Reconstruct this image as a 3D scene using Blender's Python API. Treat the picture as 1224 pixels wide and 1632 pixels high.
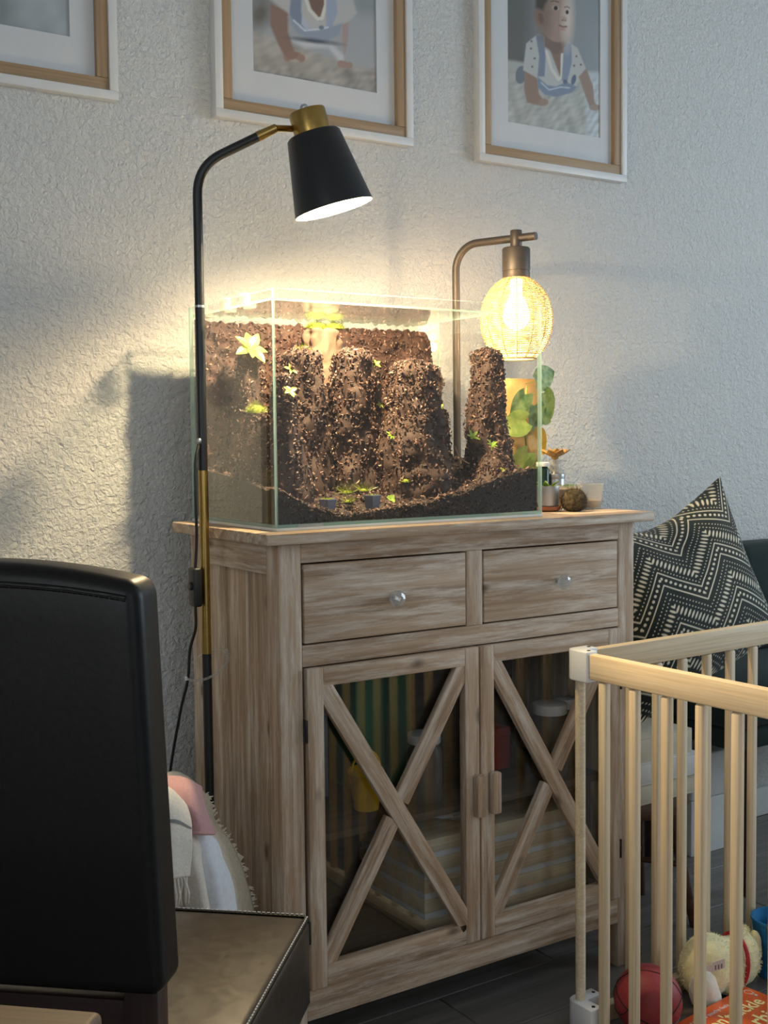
import bpy, bmesh, math, random
import numpy as np
from mathutils import Vector, Matrix, noise as mnoise, Euler

for o in list(bpy.data.objects):
    bpy.data.objects.remove(o)
SC = bpy.context.scene
COL = SC.collection
random.seed(7)
PI = math.pi

# ---------------------------------------------------------------- camera
cam_d = bpy.data.cameras.new('camera')
cam_d.sensor_fit = 'HORIZONTAL'; cam_d.sensor_width = 36.0
cam_d.lens = 1883.63 * 36.0 / 1224.0
cam_d.clip_start = 0.05; cam_d.clip_end = 60
cam = bpy.data.objects.new('camera', cam_d); COL.objects.link(cam)
_R = Vector((0.83598679, -0.5486405, -0.01094012)); _U = Vector((0.04284027, 0.04537598, 0.99805097)); _F = Vector((0.54707477, 0.8348261, -0.06143762))
cam.matrix_world = Matrix(((_R.x, _U.x, -_F.x, -0.91746), (_R.y, _U.y, -_F.y, -1.75682), (_R.z, _U.z, -_F.z, 1.12758), (0, 0, 0, 1)))
SC.camera = cam

# ---------------------------------------------------------------- view, world, window light
vs = SC.view_settings
vs.view_transform = 'Standard'; vs.look = 'None'; vs.gamma = 1.0; vs.use_curve_mapping = False
vs.exposure = 0.0
SKY = (0.62, 0.78, 1.0)
wld = bpy.data.worlds.new('world'); SC.world = wld; wld.use_nodes = True
bg = wld.node_tree.nodes['Background']
bg.inputs['Color'].default_value = (*SKY, 1); bg.inputs['Strength'].default_value = 1.0
ROOM = dict(x0=-3.0, x1=3.3, y0=-4.2, y1=0.53, z1=2.6)
def window_light(name, loc, rot, sx, sy, power, col):
    l = bpy.data.lights.new(name, 'AREA'); l.shape = 'RECTANGLE'; l.size = sx; l.size_y = sy
    l.energy = power; l.color = col
    o = bpy.data.objects.new(name, l); COL.objects.link(o); o.location = loc; o.rotation_euler = rot
    return o
# daylight entering by the three windows of the room (placed in the window reveals)
window_light('daylight_behind', (-0.9, ROOM['y0'] - 0.06, 1.5), (-PI/2, 0, PI), 2.2, 1.4, 11, (0.93, 0.96, 1.0))
window_light('daylight_right', (ROOM['x1'] + 0.06, -1.3, 1.5), (0, PI/2, 0), 1.4, 1.7, 49, (0.70, 0.85, 1.0))
window_light('daylight_left', (ROOM['x0'] - 0.06, -2.4, 1.5), (0, -PI/2, 0), 1.4, 1.7, 22, (1.0, 0.97, 0.94))

# ================================================================ helpers
WM = {}
def tag(o, label=None, cat=None, group=None, kind=None):
    if label: o['label'] = label
    if cat: o['category'] = cat
    if group: o['group'] = group
    if kind: o['kind'] = kind
    return o
def thing(name, label, cat, loc=(0, 0, 0), rz=0.0, group=None, rot=None):
    o = bpy.data.objects.new(name, None); COL.objects.link(o)
    o.empty_display_size = 0.05
    m = Matrix.Translation(Vector(loc)) @ (rot.to_4x4() if rot is not None else Matrix.Rotation(rz, 4, 'Z'))
    o.matrix_world = m; WM[o] = m.copy()
    return tag(o, label, cat, group)
class MB:
    def __init__(s): s.v = []; s.f = []; s.m = []; s.c = None
    def add(s, v, f, m=0):
        n = len(s.v); s.v += [tuple(p) for p in v]; s.f += [tuple(i + n for i in q) for q in f]; s.m += [m] * len(f)
        return s
    def box(s, a, b, m=0, mtx=None):
        x0, y0, z0 = a; x1, y1, z1 = b
        v = [(x0,y0,z0),(x1,y0,z0),(x1,y1,z0),(x0,y1,z0),(x0,y0,z1),(x1,y0,z1),(x1,y1,z1),(x0,y1,z1)]
        if mtx is not None: v = [mtx @ Vector(p) for p in v]
        return s.add(v, [(0,3,2,1),(4,5,6,7),(0,1,5,4),(1,2,6,5),(2,3,7,6),(3,0,4,7)], m)
    def tube(s, pts, r, n=12, closed=False, caps=True, m=0):
        pts = [Vector(p) for p in pts]; k = len(pts)
        rs = r if isinstance(r, (list, tuple)) else [r] * k
        up = None; rings = []
        for i in range(k):
            if closed: t = pts[(i+1) % k] - pts[i-1]
            else: t = pts[min(i+1, k-1)] - pts[max(i-1, 0)]
            t.normalize()
            if up is None:
                up = Vector((0,0,1)) if abs(t.z) < .9 else Vector((1,0,0))
            up = (up - t * up.dot(t))
            if up.length < 1e-6: up = t.orthogonal()
            up.normalize(); sd = t.cross(up)
            rings.append([pts[i] + (up * math.cos(2*PI*j/n) + sd * math.sin(2*PI*j/n)) * rs[i] for j in range(n)])
        v = [p for rg in rings for p in rg]; f = []
        for i in range(k if closed else k - 1):
            a = i * n; b = ((i+1) % k) * n
            for j in range(n):
                j2 = (j+1) % n; f.append((a+j, b+j, b+j2, a+j2))
        if caps and not closed:
            f.append(tuple(range(n))); f.append(tuple(range((k-1)*n, k*n))[::-1])
        return s.add(v, f, m)
    def lathe(s, prof, n=32, c=(0,0,0), mtx=None, cap0=True, cap1=True, m=0, rad=None):
        v = []; f = []; k = len(prof)
        for i, (r, z) in enumerate(prof):
            for j in range(n):
                a = 2*PI*j/n; rr = r * (rad(a, z) if rad else 1)
                p = Vector((rr*math.cos(a), rr*math.sin(a), z))
                v.append((mtx @ p) if mtx is not None else p + Vector(c))
        for i in range(k-1):
            for j in range(n):
                j2 = (j+1) % n; f.append((i*n+j, i*n+j2, (i+1)*n+j2, (i+1)*n+j))
        if cap0: f.append(tuple(range(n))[::-1])
        if cap1: f.append(tuple(range((k-1)*n, k*n)))
        return s.add(v, f, m)
    def grid(s, nu, nv, fn, m=0, cu=False, flip=False):
        v = [fn(i/(nu if cu else nu-1), j/(nv-1)) for j in range(nv) for i in range(nu)]
        f = []
        for j in range(nv-1):
            for i in range(nu if cu else nu-1):
                i2 = (i+1) % nu; q = (j*nu+i, j*nu+i2, (j+1)*nu+i2, (j+1)*nu+i)
                f.append(q[::-1] if flip else q)
        return s.add(v, f, m)
    def build(s, name, mat, parent=None, local=False, bevel=0, seg=2, smooth=None, frame=None, solid=0, subsurf=0, cols=None):
        mats = mat if isinstance(mat, (list, tuple)) else [mat]
        V = [Vector(p) for p in s.v]
        if frame is None:
            lo = Vector((min(p.x for p in V), min(p.y for p in V), min(p.z for p in V))); hi = Vector((max(p.x for p in V), max(p.y for p in V), max(p.z for p in V)))
            ctr = (lo + hi) / 2
            V = [p - ctr for p in V]; frame = Matrix.Translation(ctr)
        me = bpy.data.meshes.new(name)
        me.from_pydata([tuple(p) for p in V], [], s.f)
        for mm in mats: me.materials.append(mm)
        if len(mats) > 1: me.polygons.foreach_set('material_index', s.m)
        if cols is not None:
            ca = me.color_attributes.new('Col', 'FLOAT_COLOR', 'POINT')
            arr = np.ones((len(V), 4), dtype=np.float32); arr[:, :3] = np.asarray(cols, dtype=np.float32)
            ca.data.foreach_set('color', arr.ravel())
        if bevel:
            bm = bmesh.new(); bm.from_mesh(me)
            bmesh.ops.remove_doubles(bm, verts=bm.verts, dist=1e-6)
            eds = [e for e in bm.edges if len(e.link_faces) == 2 and e.calc_face_angle(0) > 0.5]
            bmesh.ops.bevel(bm, geom=eds, offset=bevel, segments=seg, profile=0.5, affect='EDGES', clamp_overlap=True)
            bm.to_mesh(me); bm.free()
        if smooth is not None:
            me.shade_smooth()
            if smooth < 180: me.set_sharp_from_angle(angle=math.radians(smooth))
        me.update()
        return link(name, me, parent, local, frame, solid, subsurf)
def link(name, me, parent=None, local=False, frame=Matrix.Identity(4), solid=0, subsurf=0):
    o = bpy.data.objects.new(name, me); COL.objects.link(o)
    w = (WM[parent] @ frame) if (parent is not None and local) else frame
    if parent is not None:
        o.parent = parent; o.matrix_basis = WM[parent].inverted() @ w
    else: o.matrix_world = w
    WM[o] = w.copy()
    if solid:
        md = o.modifiers.new('solid', 'SOLIDIFY'); md.thickness = solid; md.offset = 0
    if subsurf:
        md = o.modifiers.new('sub', 'SUBSURF'); md.levels = subsurf; md.render_levels = subsurf
    return o
def bx(name, a, b, mat, parent=None, bevel=0.0015, seg=2, local=False, smooth=40):
    return MB().box(a, b).build(name, mat, parent, local=local, bevel=bevel, seg=seg, smooth=smooth if bevel else None)
def board(name, p0, p1, w, t, mat, parent=None, nrm=(0, -1, 0), bevel=0.0018, local=False, ext=0.0):
    """a plank from p0 to p1 (centre line); its own X axis is the grain; w across, t along nrm"""
    p0 = Vector(p0); p1 = Vector(p1); x = (p1 - p0); L = x.length + 2*ext; x.normalize()
    z = Vector(nrm); z = (z - x * z.dot(x)).normalized(); y = z.cross(x)
    fr = Matrix.Translation((p0 + p1)/2) @ Matrix((x, y, z)).transposed().to_4x4()
    return MB().box((-L/2, -w/2, -t/2), (L/2, w/2, t/2)).build(name, mat, parent, local=local, bevel=bevel, seg=2, smooth=40, frame=fr)
def bez(pts, n=8):
    """Catmull-Rom through pts"""
    P = [Vector(p) for p in pts]; P = [P[0]*2 - P[1]] + P + [P[-1]*2 - P[-2]]; out = []
    for i in range(1, len(P)-2):
        for k in range(n):
            t = k/n; a, b, c, d = P[i-1], P[i], P[i+1], P[i+2]
            out.append(0.5*((2*b) + (c-a)*t + (2*a-5*b+4*c-d)*t*t + (3*b-a-3*c+d)*t**3))
    out.append(P[-2]); return out
def nz(x, y, z, s=1.0): return mnoise.noise(Vector((x*s, y*s, z*s)))

# ---------------------------------------------------------------- materials
def lin(r, g, b):
    f = lambda c: (c/255/12.92) if c/255 <= 0.04045 else ((c/255+0.055)/1.055)**2.4
    return (f(r), f(g), f(b))
class NT:
    def __init__(s, name):
        s.mat = bpy.data.materials.new(name); s.mat.use_nodes = True; s.t = s.mat.node_tree; s.n = s.t.nodes
        s.b = s.n['Principled BSDF']; s.out = s.n['Material Output']
    def node(s, typ, **kw):
        nd = s.n.new(typ)
        for k, v in kw.items(): setattr(nd, k, v)
        return nd
    def l(s, a, b): s.t.links.new(a, b)
    def set(s, **kw):
        for k, v in kw.items():
            s.b.inputs[k.replace('_', ' ')].default_value = (*v, 1) if isinstance(v, tuple) and len(v) == 3 else v
    def coords(s, scale=(1, 1, 1), rnd=True, kind='Object'):
        tc = s.node('ShaderNodeTexCoord'); mp = s.node('ShaderNodeMapping'); mp.inputs['Scale'].default_value = scale
        if rnd:
            oi = s.node('ShaderNodeObjectInfo'); mu = s.node('ShaderNodeMath', operation='MULTIPLY'); mu.inputs[1].default_value = 37.0
            s.l(oi.outputs['Random'], mu.inputs[0])
            ad = s.node('ShaderNodeVectorMath', operation='ADD'); s.l(tc.outputs[kind], ad.inputs[0]); s.l(mu.outputs[0], ad.inputs[1]); s.l(ad.outputs[0], mp.inputs['Vector'])
        else: s.l(tc.outputs[kind], mp.inputs['Vector'])
        return mp.outputs['Vector']
    def noise(s, vec, scale, detail=4, rough=0.55, dist=0):
        nd = s.node('ShaderNodeTexNoise'); nd.inputs['Scale'].default_value = scale; nd.inputs['Detail'].default_value = detail
        nd.inputs['Roughness'].default_value = rough; nd.inputs['Distortion'].default_value = dist; s.l(vec, nd.inputs['Vector']); return nd.outputs['Fac']
    def ramp(s, fac, stops):
        r = s.node('ShaderNodeValToRGB'); e = r.color_ramp.elements
        while len(e) < len(stops): e.new(0.5)
        for i, (p, c) in enumerate(stops): e[i].position = p; e[i].color = (*c, 1)
        s.l(fac, r.inputs['Fac']); return r.outputs['Color']
    def mix(s, fac, a, b, mode='MIX'):
        m = s.node('ShaderNodeMix', data_type='RGBA', blend_type=mode)
        for sock, v in ((m.inputs[0], fac), (m.inputs[6], a), (m.inputs[7], b)):
            if isinstance(v, (int, float)): sock.default_value = v
            elif isinstance(v, tuple): sock.default_value = (*v, 1)
            else: s.l(v, sock)
        return m.outputs[2]
    def bump(s, h, strength, dist=0.002):
        b = s.node('ShaderNodeBump'); b.inputs['Strength'].default_value = strength; b.inputs['Distance'].default_value = dist
        s.l(h, b.inputs['Height']); s.l(b.outputs['Normal'], s.b.inputs['Normal'])
def plain(name, col, rough=0.5, metal=0.0, var=0.12, scale=30, bump=0.0, coat=0.0, spec=0.5, rnd=True, sheen=0):
    t = NT(name); v = t.coords(rnd=rnd)
    n = t.noise(v, scale)
    c = t.ramp(n, [(0.25, tuple(x*(1-var) for x in col)), (0.75, tuple(min(1, x*(1+var)) for x in col))])
    t.l(c, t.b.inputs['Base Color']); t.set(Roughness=rough, Metallic=metal)
    t.b.inputs['Coat Weight'].default_value = coat; t.b.inputs['Specular IOR Level'].default_value = spec
    if sheen: t.b.inputs['Sheen Weight'].default_value = sheen
    if bump: t.bump(n, bump)
    return t.mat
def woodmat(name, dark, mid, light, wash=None, washamt=0.0, rough=0.6, bump=0.3, gs=1.0, knots=0.0):
    t = NT(name)
    v = t.coords((1.1*gs, 30*gs, 30*gs)); n1 = t.noise(v, 1.5, 5, 0.6, 0.25)
    v2 = t.coords((4*gs, 240*gs, 240*gs)); n2 = t.noise(v2, 1.2, 3, 0.6)
    c = t.ramp(n1, [(0.28, dark), (0.48, mid), (0.72, light)])
    c = t.mix(0.35, c, t.ramp(n2, [(0.3, tuple(x*0.55 for x in mid)), (0.7, tuple(min(1, x*1.35) for x in mid))]), 'MIX')
    if wash:
        v3 = t.coords((2.4, 26, 26)); n3 = t.noise(v3, 2.2, 7, 0.75, 0.15)
        w = t.ramp(n3, [(0.46, (0, 0, 0)), (0.68, (washamt,)*3)])
        sp = t.node('ShaderNodeSeparateColor'); t.l(w, sp.inputs[0])
        c = t.mix(sp.outputs[0], c, wash)
    if knots:
        v4 = t.coords((6, 11, 11)); vo = t.node('ShaderNodeTexVoronoi'); vo.inputs['Scale'].default_value = 1.0; t.l(v4, vo.inputs['Vector'])
        k = t.ramp(vo.outputs['Distance'], [(0.04, (knots,)*3), (0.13, (0, 0, 0))]); sp2 = t.node('ShaderNodeSeparateColor'); t.l(k, sp2.inputs[0])
        c = t.mix(sp2.outputs[0], c, tuple(x*0.45 for x in dark))
    t.l(c, t.b.inputs['Base Color']); t.set(Roughness=rough); t.bump(n2, bump, 0.001)
    return t.mat
def glassmat(name, tint=(1, 1, 1), ior=1.5, rough=0.0, mixdiff=0.0, diff=(0.8, 0.9, 0.85)):
    """thin pane: transparent, with a Fresnel mirror reflection"""
    t = NT(name); t.n.remove(t.b)
    tr = t.node('ShaderNodeBsdfTransparent'); tr.inputs['Color'].default_value = (*tint, 1)
    gl = t.node('ShaderNodeBsdfGlossy'); gl.inputs['Roughness'].default_value = rough; gl.inputs['Color'].default_value = (1, 1, 1, 1)
    lw = t.node('ShaderNodeLayerWeight'); lw.inputs['Blend'].default_value = 0.5      # Schlick: f0 + (1-f0) * facing^5
    pw_ = t.node('ShaderNodeMath', operation='POWER'); pw_.inputs[1].default_value = 5.0; t.l(lw.outputs['Facing'], pw_.inputs[0])
    f0 = ((ior-1)/(ior+1))**2; ma = t.node('ShaderNodeMath', operation='MULTIPLY_ADD'); ma.inputs[1].default_value = 1-f0; ma.inputs[2].default_value = f0; t.l(pw_.outputs[0], ma.inputs[0])
    mx = t.node('ShaderNodeMixShader'); t.l(ma.outputs[0], mx.inputs[0])
    base = tr.outputs[0]
    if mixdiff:
        df = t.node('ShaderNodeBsdfDiffuse'); df.inputs['Color'].default_value = (*diff, 1)
        tl = t.node('ShaderNodeBsdfTranslucent'); tl.inputs['Color'].default_value = (*diff, 1)
        m1 = t.node('ShaderNodeMixShader'); m1.inputs[0].default_value = 0.5; t.l(df.outputs[0], m1.inputs[1]); t.l(tl.outputs[0], m1.inputs[2])
        m2 = t.node('ShaderNodeMixShader'); m2.inputs[0].default_value = mixdiff; t.l(base, m2.inputs[1]); t.l(m1.outputs[0], m2.inputs[2]); base = m2.outputs[0]
    t.l(base, mx.inputs[1]); t.l(gl.outputs[0], mx.inputs[2]); t.l(mx.outputs[0], t.out.inputs['Surface'])
    return t.mat
def emit(name, col, st):
    t = NT(name); t.set(Base_Color=col, Emission_Color=col, Emission_Strength=st); return t.mat
def attrmat(name, rough=0.6, bump=0.0, bscale=200, coat=0, sheen=0, transl=0):
    t = NT(name); a = t.node('ShaderNodeVertexColor'); a.layer_name = 'Col'
    t.l(a.outputs['Color'], t.b.inputs['Base Color']); t.set(Roughness=rough); t.b.inputs['Coat Weight'].default_value = coat
    t.b.inputs['Sheen Weight'].default_value = sheen
    if bump: t.bump(t.noise(t.coords(), bscale, 3), bump, 0.001)
    if transl:
        tl = t.node('ShaderNodeBsdfTranslucent'); t.l(a.outputs['Color'], tl.inputs['Color'])
        mx = t.node('ShaderNodeMixShader'); mx.inputs[0].default_value = transl
        t.l(t.b.outputs[0], mx.inputs[1]); t.l(tl.outputs[0], mx.inputs[2]); t.l(mx.outputs[0], t.out.inputs['Surface'])
    return t.mat
def leafmat(name, col, vein, transl=0.35):
    t = NT(name); n = t.noise(t.coords(), 60, 3)
    c = t.ramp(n, [(0.35, col), (0.7, vein)]); t.l(c, t.b.inputs['Base Color']); t.set(Roughness=0.4)
    tl = t.node('ShaderNodeBsdfTranslucent'); t.l(c, tl.inputs['Color'])
    mx = t.node('ShaderNodeMixShader'); mx.inputs[0].default_value = transl
    t.l(t.b.outputs[0], mx.inputs[1]); t.l(tl.outputs[0], mx.inputs[2]); t.l(mx.outputs[0], t.out.inputs['Surface'])
    return t.mat

M = {}
# textured (orange-peel) wall paint
t = NT('wall_paint'); v = t.coords(rnd=False)
n1 = t.noise(v, 105, 4, 0.55, 0.7); n2 = t.noise(v, 40, 3, 0.5, 0.4)
mm = t.node('ShaderNodeMath', operation='MULTIPLY_ADD'); mm.inputs[1].default_value = 0.6; t.l(n2, mm.inputs[0]); t.l(n1, mm.inputs[2])
t.set(Base_Color=(0.72, 0.715, 0.69), Roughness=0.75); t.b.inputs['Specular IOR Level'].default_value = 0.25
t.bump(mm.outputs[0], 0.9, 0.0095); M['wall'] = t.mat
M['ceiling'] = plain('ceiling_paint', (0.7, 0.7, 0.69), 0.9, var=0.03)
M['trim'] = plain('white_trim_paint', (0.75, 0.75, 0.74), 0.45, var=0.03)
M['tile'] = woodmat('grey_wood_look_tile', lin(88, 84, 81), lin(116, 111, 106), lin(142, 136, 130), rough=0.36, bump=0.08, gs=0.8)
M['grout'] = plain('grout', lin(120, 117, 110), 0.9, var=0.15, scale=80)
M['cab'] = woodmat('washed_pine', lin(116, 88, 66), lin(178, 150, 122), lin(212, 190, 166), wash=lin(234, 224, 210), washamt=0.75, rough=0.68, bump=0.35, knots=0.75)
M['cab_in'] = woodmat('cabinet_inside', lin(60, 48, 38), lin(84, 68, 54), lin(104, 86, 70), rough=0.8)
M['pine'] = woodmat('pale_pine', lin(204, 178, 142), lin(224, 202, 168), lin(236, 220, 192), rough=0.5, bump=0.12, gs=0.9)
M['oakframe'] = woodmat('oak_moulding', lin(148, 120, 88), lin(170, 140, 106), lin(188, 160, 126), rough=0.55, bump=0.15)
M['walnut'] = woodmat('walnut', lin(52, 34, 24), lin(82, 54, 37), lin(108, 74, 50), rough=0.45)
M['darkwood'] = woodmat('dark_mahogany', lin(30, 16, 14), lin(46, 25, 21), lin(62, 36, 28), rough=0.4)
M['tablewood'] = woodmat('table_top_wood', lin(92, 72, 52), lin(112, 90, 66), lin(128, 104, 78), rough=0.55, bump=0.08)
M['white_lac'] = plain('white_lacquer', (0.74, 0.73, 0.71), 0.4, var=0.03)
M['matboard'] = plain('mat_board', (0.66, 0.67, 0.68), 0.85, var=0.02)
M['white_plastic'] = plain('white_plastic', (0.78, 0.79, 0.8), 0.35, var=0.03)
M['black_metal'] = plain('black_powder_coat', (0.012, 0.013, 0.015), 0.38, metal=0.0, var=0.1, scale=300, bump=0.02, spec=0.5)
M['shade_in'] = plain('shade_inside_white', (0.85, 0.82, 0.75), 0.5, var=0.02)
M['brass'] = plain('aged_brass', lin(178, 146, 84), 0.3, metal=1.0, var=0.12, scale=60)
M['bronze'] = plain('dark_bronze_metal', lin(92, 84, 78), 0.5, metal=0.55, var=0.08, scale=80)
M['black_plastic'] = plain('black_plastic', (0.015, 0.015, 0.016), 0.45, var=0.1)
M['steel'] = plain('brushed_steel', (0.55, 0.56, 0.57), 0.35, metal=1.0, var=0.08)
M['pot_silver'] = plain('satin_silver_pot', (0.5, 0.5, 0.5), 0.4, metal=0.6, var=0.06)
M['terracotta'] = plain('terracotta', lin(188, 120, 84), 0.8, var=0.15)
M['cork'] = plain('cork_board', lin(196, 158, 104), 0.85, var=0.22, scale=45, bump=0.5)
M['glass'] = glassmat('clear_glass', (0.985, 0.995, 0.99), ior=1.62)
M['door_glass'] = glassmat('cabinet_pane_glass', (0.97, 0.98, 0.98), ior=1.5)
M['glass_edge'] = glassmat('green_glass_edge', (0.80, 0.95, 0.88), ior=1.45, mixdiff=0.55, diff=(0.62, 0.85, 0.77))
M['clear_plastic'] = glassmat('clear_plastic', (0.95, 0.95, 0.94), ior=1.4, rough=0.15, mixdiff=0.28, diff=(0.85, 0.83, 0.78))
M['crystal'] = glassmat('crystal_knob', (0.9, 0.92, 0.93), ior=2.0, rough=0.03, mixdiff=0.2, diff=(0.8, 0.82, 0.84))
M['attr_soil'] = attrmat('bark_soil', 0.75, bump=0.5, bscale=260)
M['moss'] = plain('moss', lin(128, 140, 40), 0.9, var=0.5, scale=140, bump=0.8)
M['moss_dark'] = plain('dark_moss', lin(66, 56, 38), 0.95, var=0.6, scale=90, bump=1.0)
M['moss_blade'] = leafmat('moss_blade', lin(104, 116, 36), lin(134, 142, 54), 0.2)
M['leaf_lime'] = leafmat('lime_leaf', lin(170, 182, 76), lin(196, 204, 108))
M['leaf_green'] = leafmat('bright_green_leaf', lin(132, 168, 58), lin(172, 196, 92))
M['leaf_deep'] = leafmat('watermelon_leaf', lin(84, 130, 78), lin(156, 186, 136))
M['leaf_yellow'] = leafmat('yellow_leaf', lin(214, 168, 50), lin(232, 190, 72))
M['leaf_mid'] = leafmat('green_leaf_veined', lin(132, 164, 78), lin(182, 200, 118))
M['blue_pot'] = plain('blue_grey_plastic_pot', lin(92, 94, 112), 0.4, var=0.1)
M['driftwood'] = plain('pale_driftwood', lin(122, 96, 80), 0.85, var=0.45, scale=50, bump=0.8)
M['petal'] = plain('tan_wood_petal', lin(178, 136, 74), 0.5, var=0.2, scale=50)
M['darkgreen_gl'] = plain('dark_green_bottle', lin(28, 48, 40), 0.15, var=0.1)
M['leather'] = plain('black_leather', (0.006, 0.0055, 0.0055), 0.4, var=0.25, scale=120, bump=0.1, spec=0.25)
t = NT('brown_black_leather'); v = t.coords(); n = t.noise(v, 38, 6, 0.62, 1.2)
t.l(t.ramp(n, [(0.3, (0.014, 0.010, 0.007)), (0.7, (0.024, 0.018, 0.012))]), t.b.inputs['Base Color'])
rr = t.ramp(n, [(0.3, (0.30,)*3), (0.7, (0.40,)*3)]); sp = t.node('ShaderNodeSeparateColor'); t.l(rr, sp.inputs[0]); t.l(sp.outputs[0], t.b.inputs['Roughness'])
t.b.inputs['Coat Weight'].default_value = 0.35; t.b.inputs['Coat Roughness'].default_value = 0.24; t.b.inputs['Coat IOR'].default_value = 1.6; t.b.inputs['Specular IOR Level'].default_value = 0.55
t.bump(n, 0.10, 0.001); M['leather_seat'] = t.mat
M['stitch'] = plain('stitching', lin(170, 174, 182), 0.7, var=0.2)
M['rubber_red'] = plain('red_rubber_ball', lin(142, 44, 50), 0.55, var=0.12, scale=180, bump=0.15)
M['black_line'] = plain('black_seam', (0.01, 0.008, 0.008), 0.6)
M['plush'] = plain('cream_plush', lin(232, 220, 170), 0.95, var=0.12, scale=50, sheen=0.4)
M['plush_white'] = plain('white_plush', lin(232, 226, 208), 0.95, var=0.1, scale=50, sheen=0.4)
M['ribbon'] = plain('red_ribbon', lin(176, 24, 36), 0.5, var=0.1)
M['paper'] = plain('paper', (0.74, 0.72, 0.66), 0.8, var=0.05)
M['orange'] = plain('orange_cover', lin(222, 92, 36), 0.35, var=0.06)
M['cream_ink'] = plain('cream_ink', lin(252, 232, 160), 0.5, var=0.02)
M['blue_toy'] = plain('blue_canvas', lin(26, 110, 158), 0.6, var=0.15)
M['orange_strap'] = plain('orange_strap', lin(214, 140, 58), 0.6, var=0.1)
M['teal_fabric'] = plain('dark_teal_velvet', lin(22, 40, 38), 0.9, var=0.2, scale=40, sheen=0.08)
M['pink'] = plain('dusty_pink_cotton', lin(206, 156, 156), 0.9, var=0.08, scale=160, bump=0.2, sheen=0.2)
M['cream_cloth'] = plain('cream_woven_cloth', lin(230, 222, 210), 0.95, var=0.1, scale=220, bump=0.4)
M['ivory_cloth'] = plain('ivory_fringed_cloth', lin(234, 224, 206), 0.95, var=0.12, scale=180, bump=0.5)
M['white_cloth'] = plain('white_fleece', lin(236, 240, 248), 0.95, var=0.07, scale=120, bump=0.4)
M['grey_stripe'] = plain('grey_stripe_yarn', lin(130, 134, 134), 0.95, var=0.1)
M['wicker_basket'] = plain('seagrass', lin(150, 118, 80), 0.8, var=0.25, scale=60, bump=0.4)
t = NT('rattan'); n = t.noise(t.coords(), 80, 3); c = t.ramp(n, [(0.3, lin(206, 170, 104)), (0.7, lin(232, 202, 144))])
t.l(c, t.b.inputs['Base Color']); t.set(Roughness=0.6); tl = t.node('ShaderNodeBsdfTranslucent'); t.l(c, tl.inputs['Color'])
mx = t.node('ShaderNodeMixShader'); mx.inputs[0].default_value = 0.05; t.l(t.b.outputs[0], mx.inputs[1]); t.l(tl.outputs[0], mx.inputs[2]); t.l(mx.outputs[0], t.out.inputs['Surface'])
M['rattan'] = t.mat
WARM = (1.0, 0.76, 0.44)
M['bulb'] = emit('lit_bulb', WARM, 30.0)
M['attr_print'] = attrmat('photo_print', 0.35)
M['attr_cushion'] = attrmat('printed_cotton', 0.9, bump=0.3, bscale=500, sheen=0.15)

# ================================================================ the room
X0, X1, Y0, Y1, Z1 = ROOM['x0'], ROOM['x1'], ROOM['y0'], ROOM['y1'], ROOM['z1']
def struct(o, label=None): return tag(o, label, None, None, 'structure')
struct(MB().box((X0 - .12, Y1, -.1), (X1 + .12, Y1 + .12, Z1)).build('wall_back', M['wall']), 'off-white orange-peel textured wall behind the cabinet')
def holed(name, axis, c0, c1, a0, a1, h0, h1, b0, b1):
    """wall slab c0..c1 along axis with a window hole a0..a1 x h0..h1"""
    m = MB()
    for (u0, u1, z0, z1) in ((b0, a0, 0, Z1), (a1, b1, 0, Z1), (a0, a1, 0, h0), (a0, a1, h1, Z1)):
        if axis == 'x': m.box((c0, u0, z0 - (.1 if z0 == 0 else 0)), (c1, u1, z1))
        else: m.box((u0, c0, z0 - (.1 if z0 == 0 else 0)), (u1, c1, z1))
    return struct(m.build(name, M['wall']))
holed('wall_left', 'x', X0 - .12, X0, -3.3, -1.5, .75, 2.25, Y0, Y1)
holed('wall_right', 'x', X1, X1 + .12, -2.2, -.4, .75, 2.25, Y0, Y1)
holed('wall_front', 'y', Y0 - .12, Y0, -2.05, .25, .75, 2.25, X0 - .12, X1 + .12)
struct(MB().box((X0 - .12, Y0 - .12, Z1), (X1 + .12, Y1 + .12, Z1 + .1)).build('ceiling', M['ceiling']))
def window(name, axis, c, a0, a1, lab):
    h0, h1 = .75, 2.25; e = thing(name, lab, None, (c, (a0+a1)/2, h0) if axis == 'x' else ((a0+a1)/2, c, h0)); e['kind'] = 'structure'
    def bb(nm, u0, u1, z0, z1, w, mt):
        if axis == 'x': bx(nm, (c - w, u0, z0), (c + w, u1, z1), mt, e, bevel=0)
        else: bx(nm, (u0, c - w, z0), (u1, c + w, z1), mt, e, bevel=0)
    for u in (a0, a1 - .05, (a0+a1)/2 - .02): bb('window_frame', u, u + .05 if u != (a0+a1)/2 - .02 else u + .04, h0, h1, .02, M['trim'])
    bb('window_frame', a0 + .05, a1 - .05, h0, h0 + .05, .02, M['trim']); bb('window_frame', a0 + .05, a1 - .05, h1 - .05, h1, .02, M['trim'])
    for u0, u1 in ((a0 + .05, (a0+a1)/2 - .02), ((a0+a1)/2 + .02, a1 - .05)): bb('pane', u0, u1, h0 + .05, h1 - .05, .003, M['glass'])
window('window_1', 'y', Y0 - .03, -2.05, .25, 'white framed window in the wall opposite the cabinet')
window('window_2', 'x', X1 + .03, -2.2, -.4, 'white framed window in the right hand wall')
window('window_3', 'x', X0 - .03, -3.3, -1.5, 'white framed window in the left hand wall')
bxm = MB().box((X0, Y1 - .014, 0), (X1, Y1, .085)); struct(bxm.build('baseboard_back', M['trim'], bevel=.004, seg=2, smooth=40), 'white baseboard along the textured wall')
floor = struct(MB().box((X0 - .12, Y0 - .12, -.1), (X1 + .12, Y1 + .12, -.0025)).build('floor', M['grout']), 'dark grey wood-look plank floor')
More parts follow.
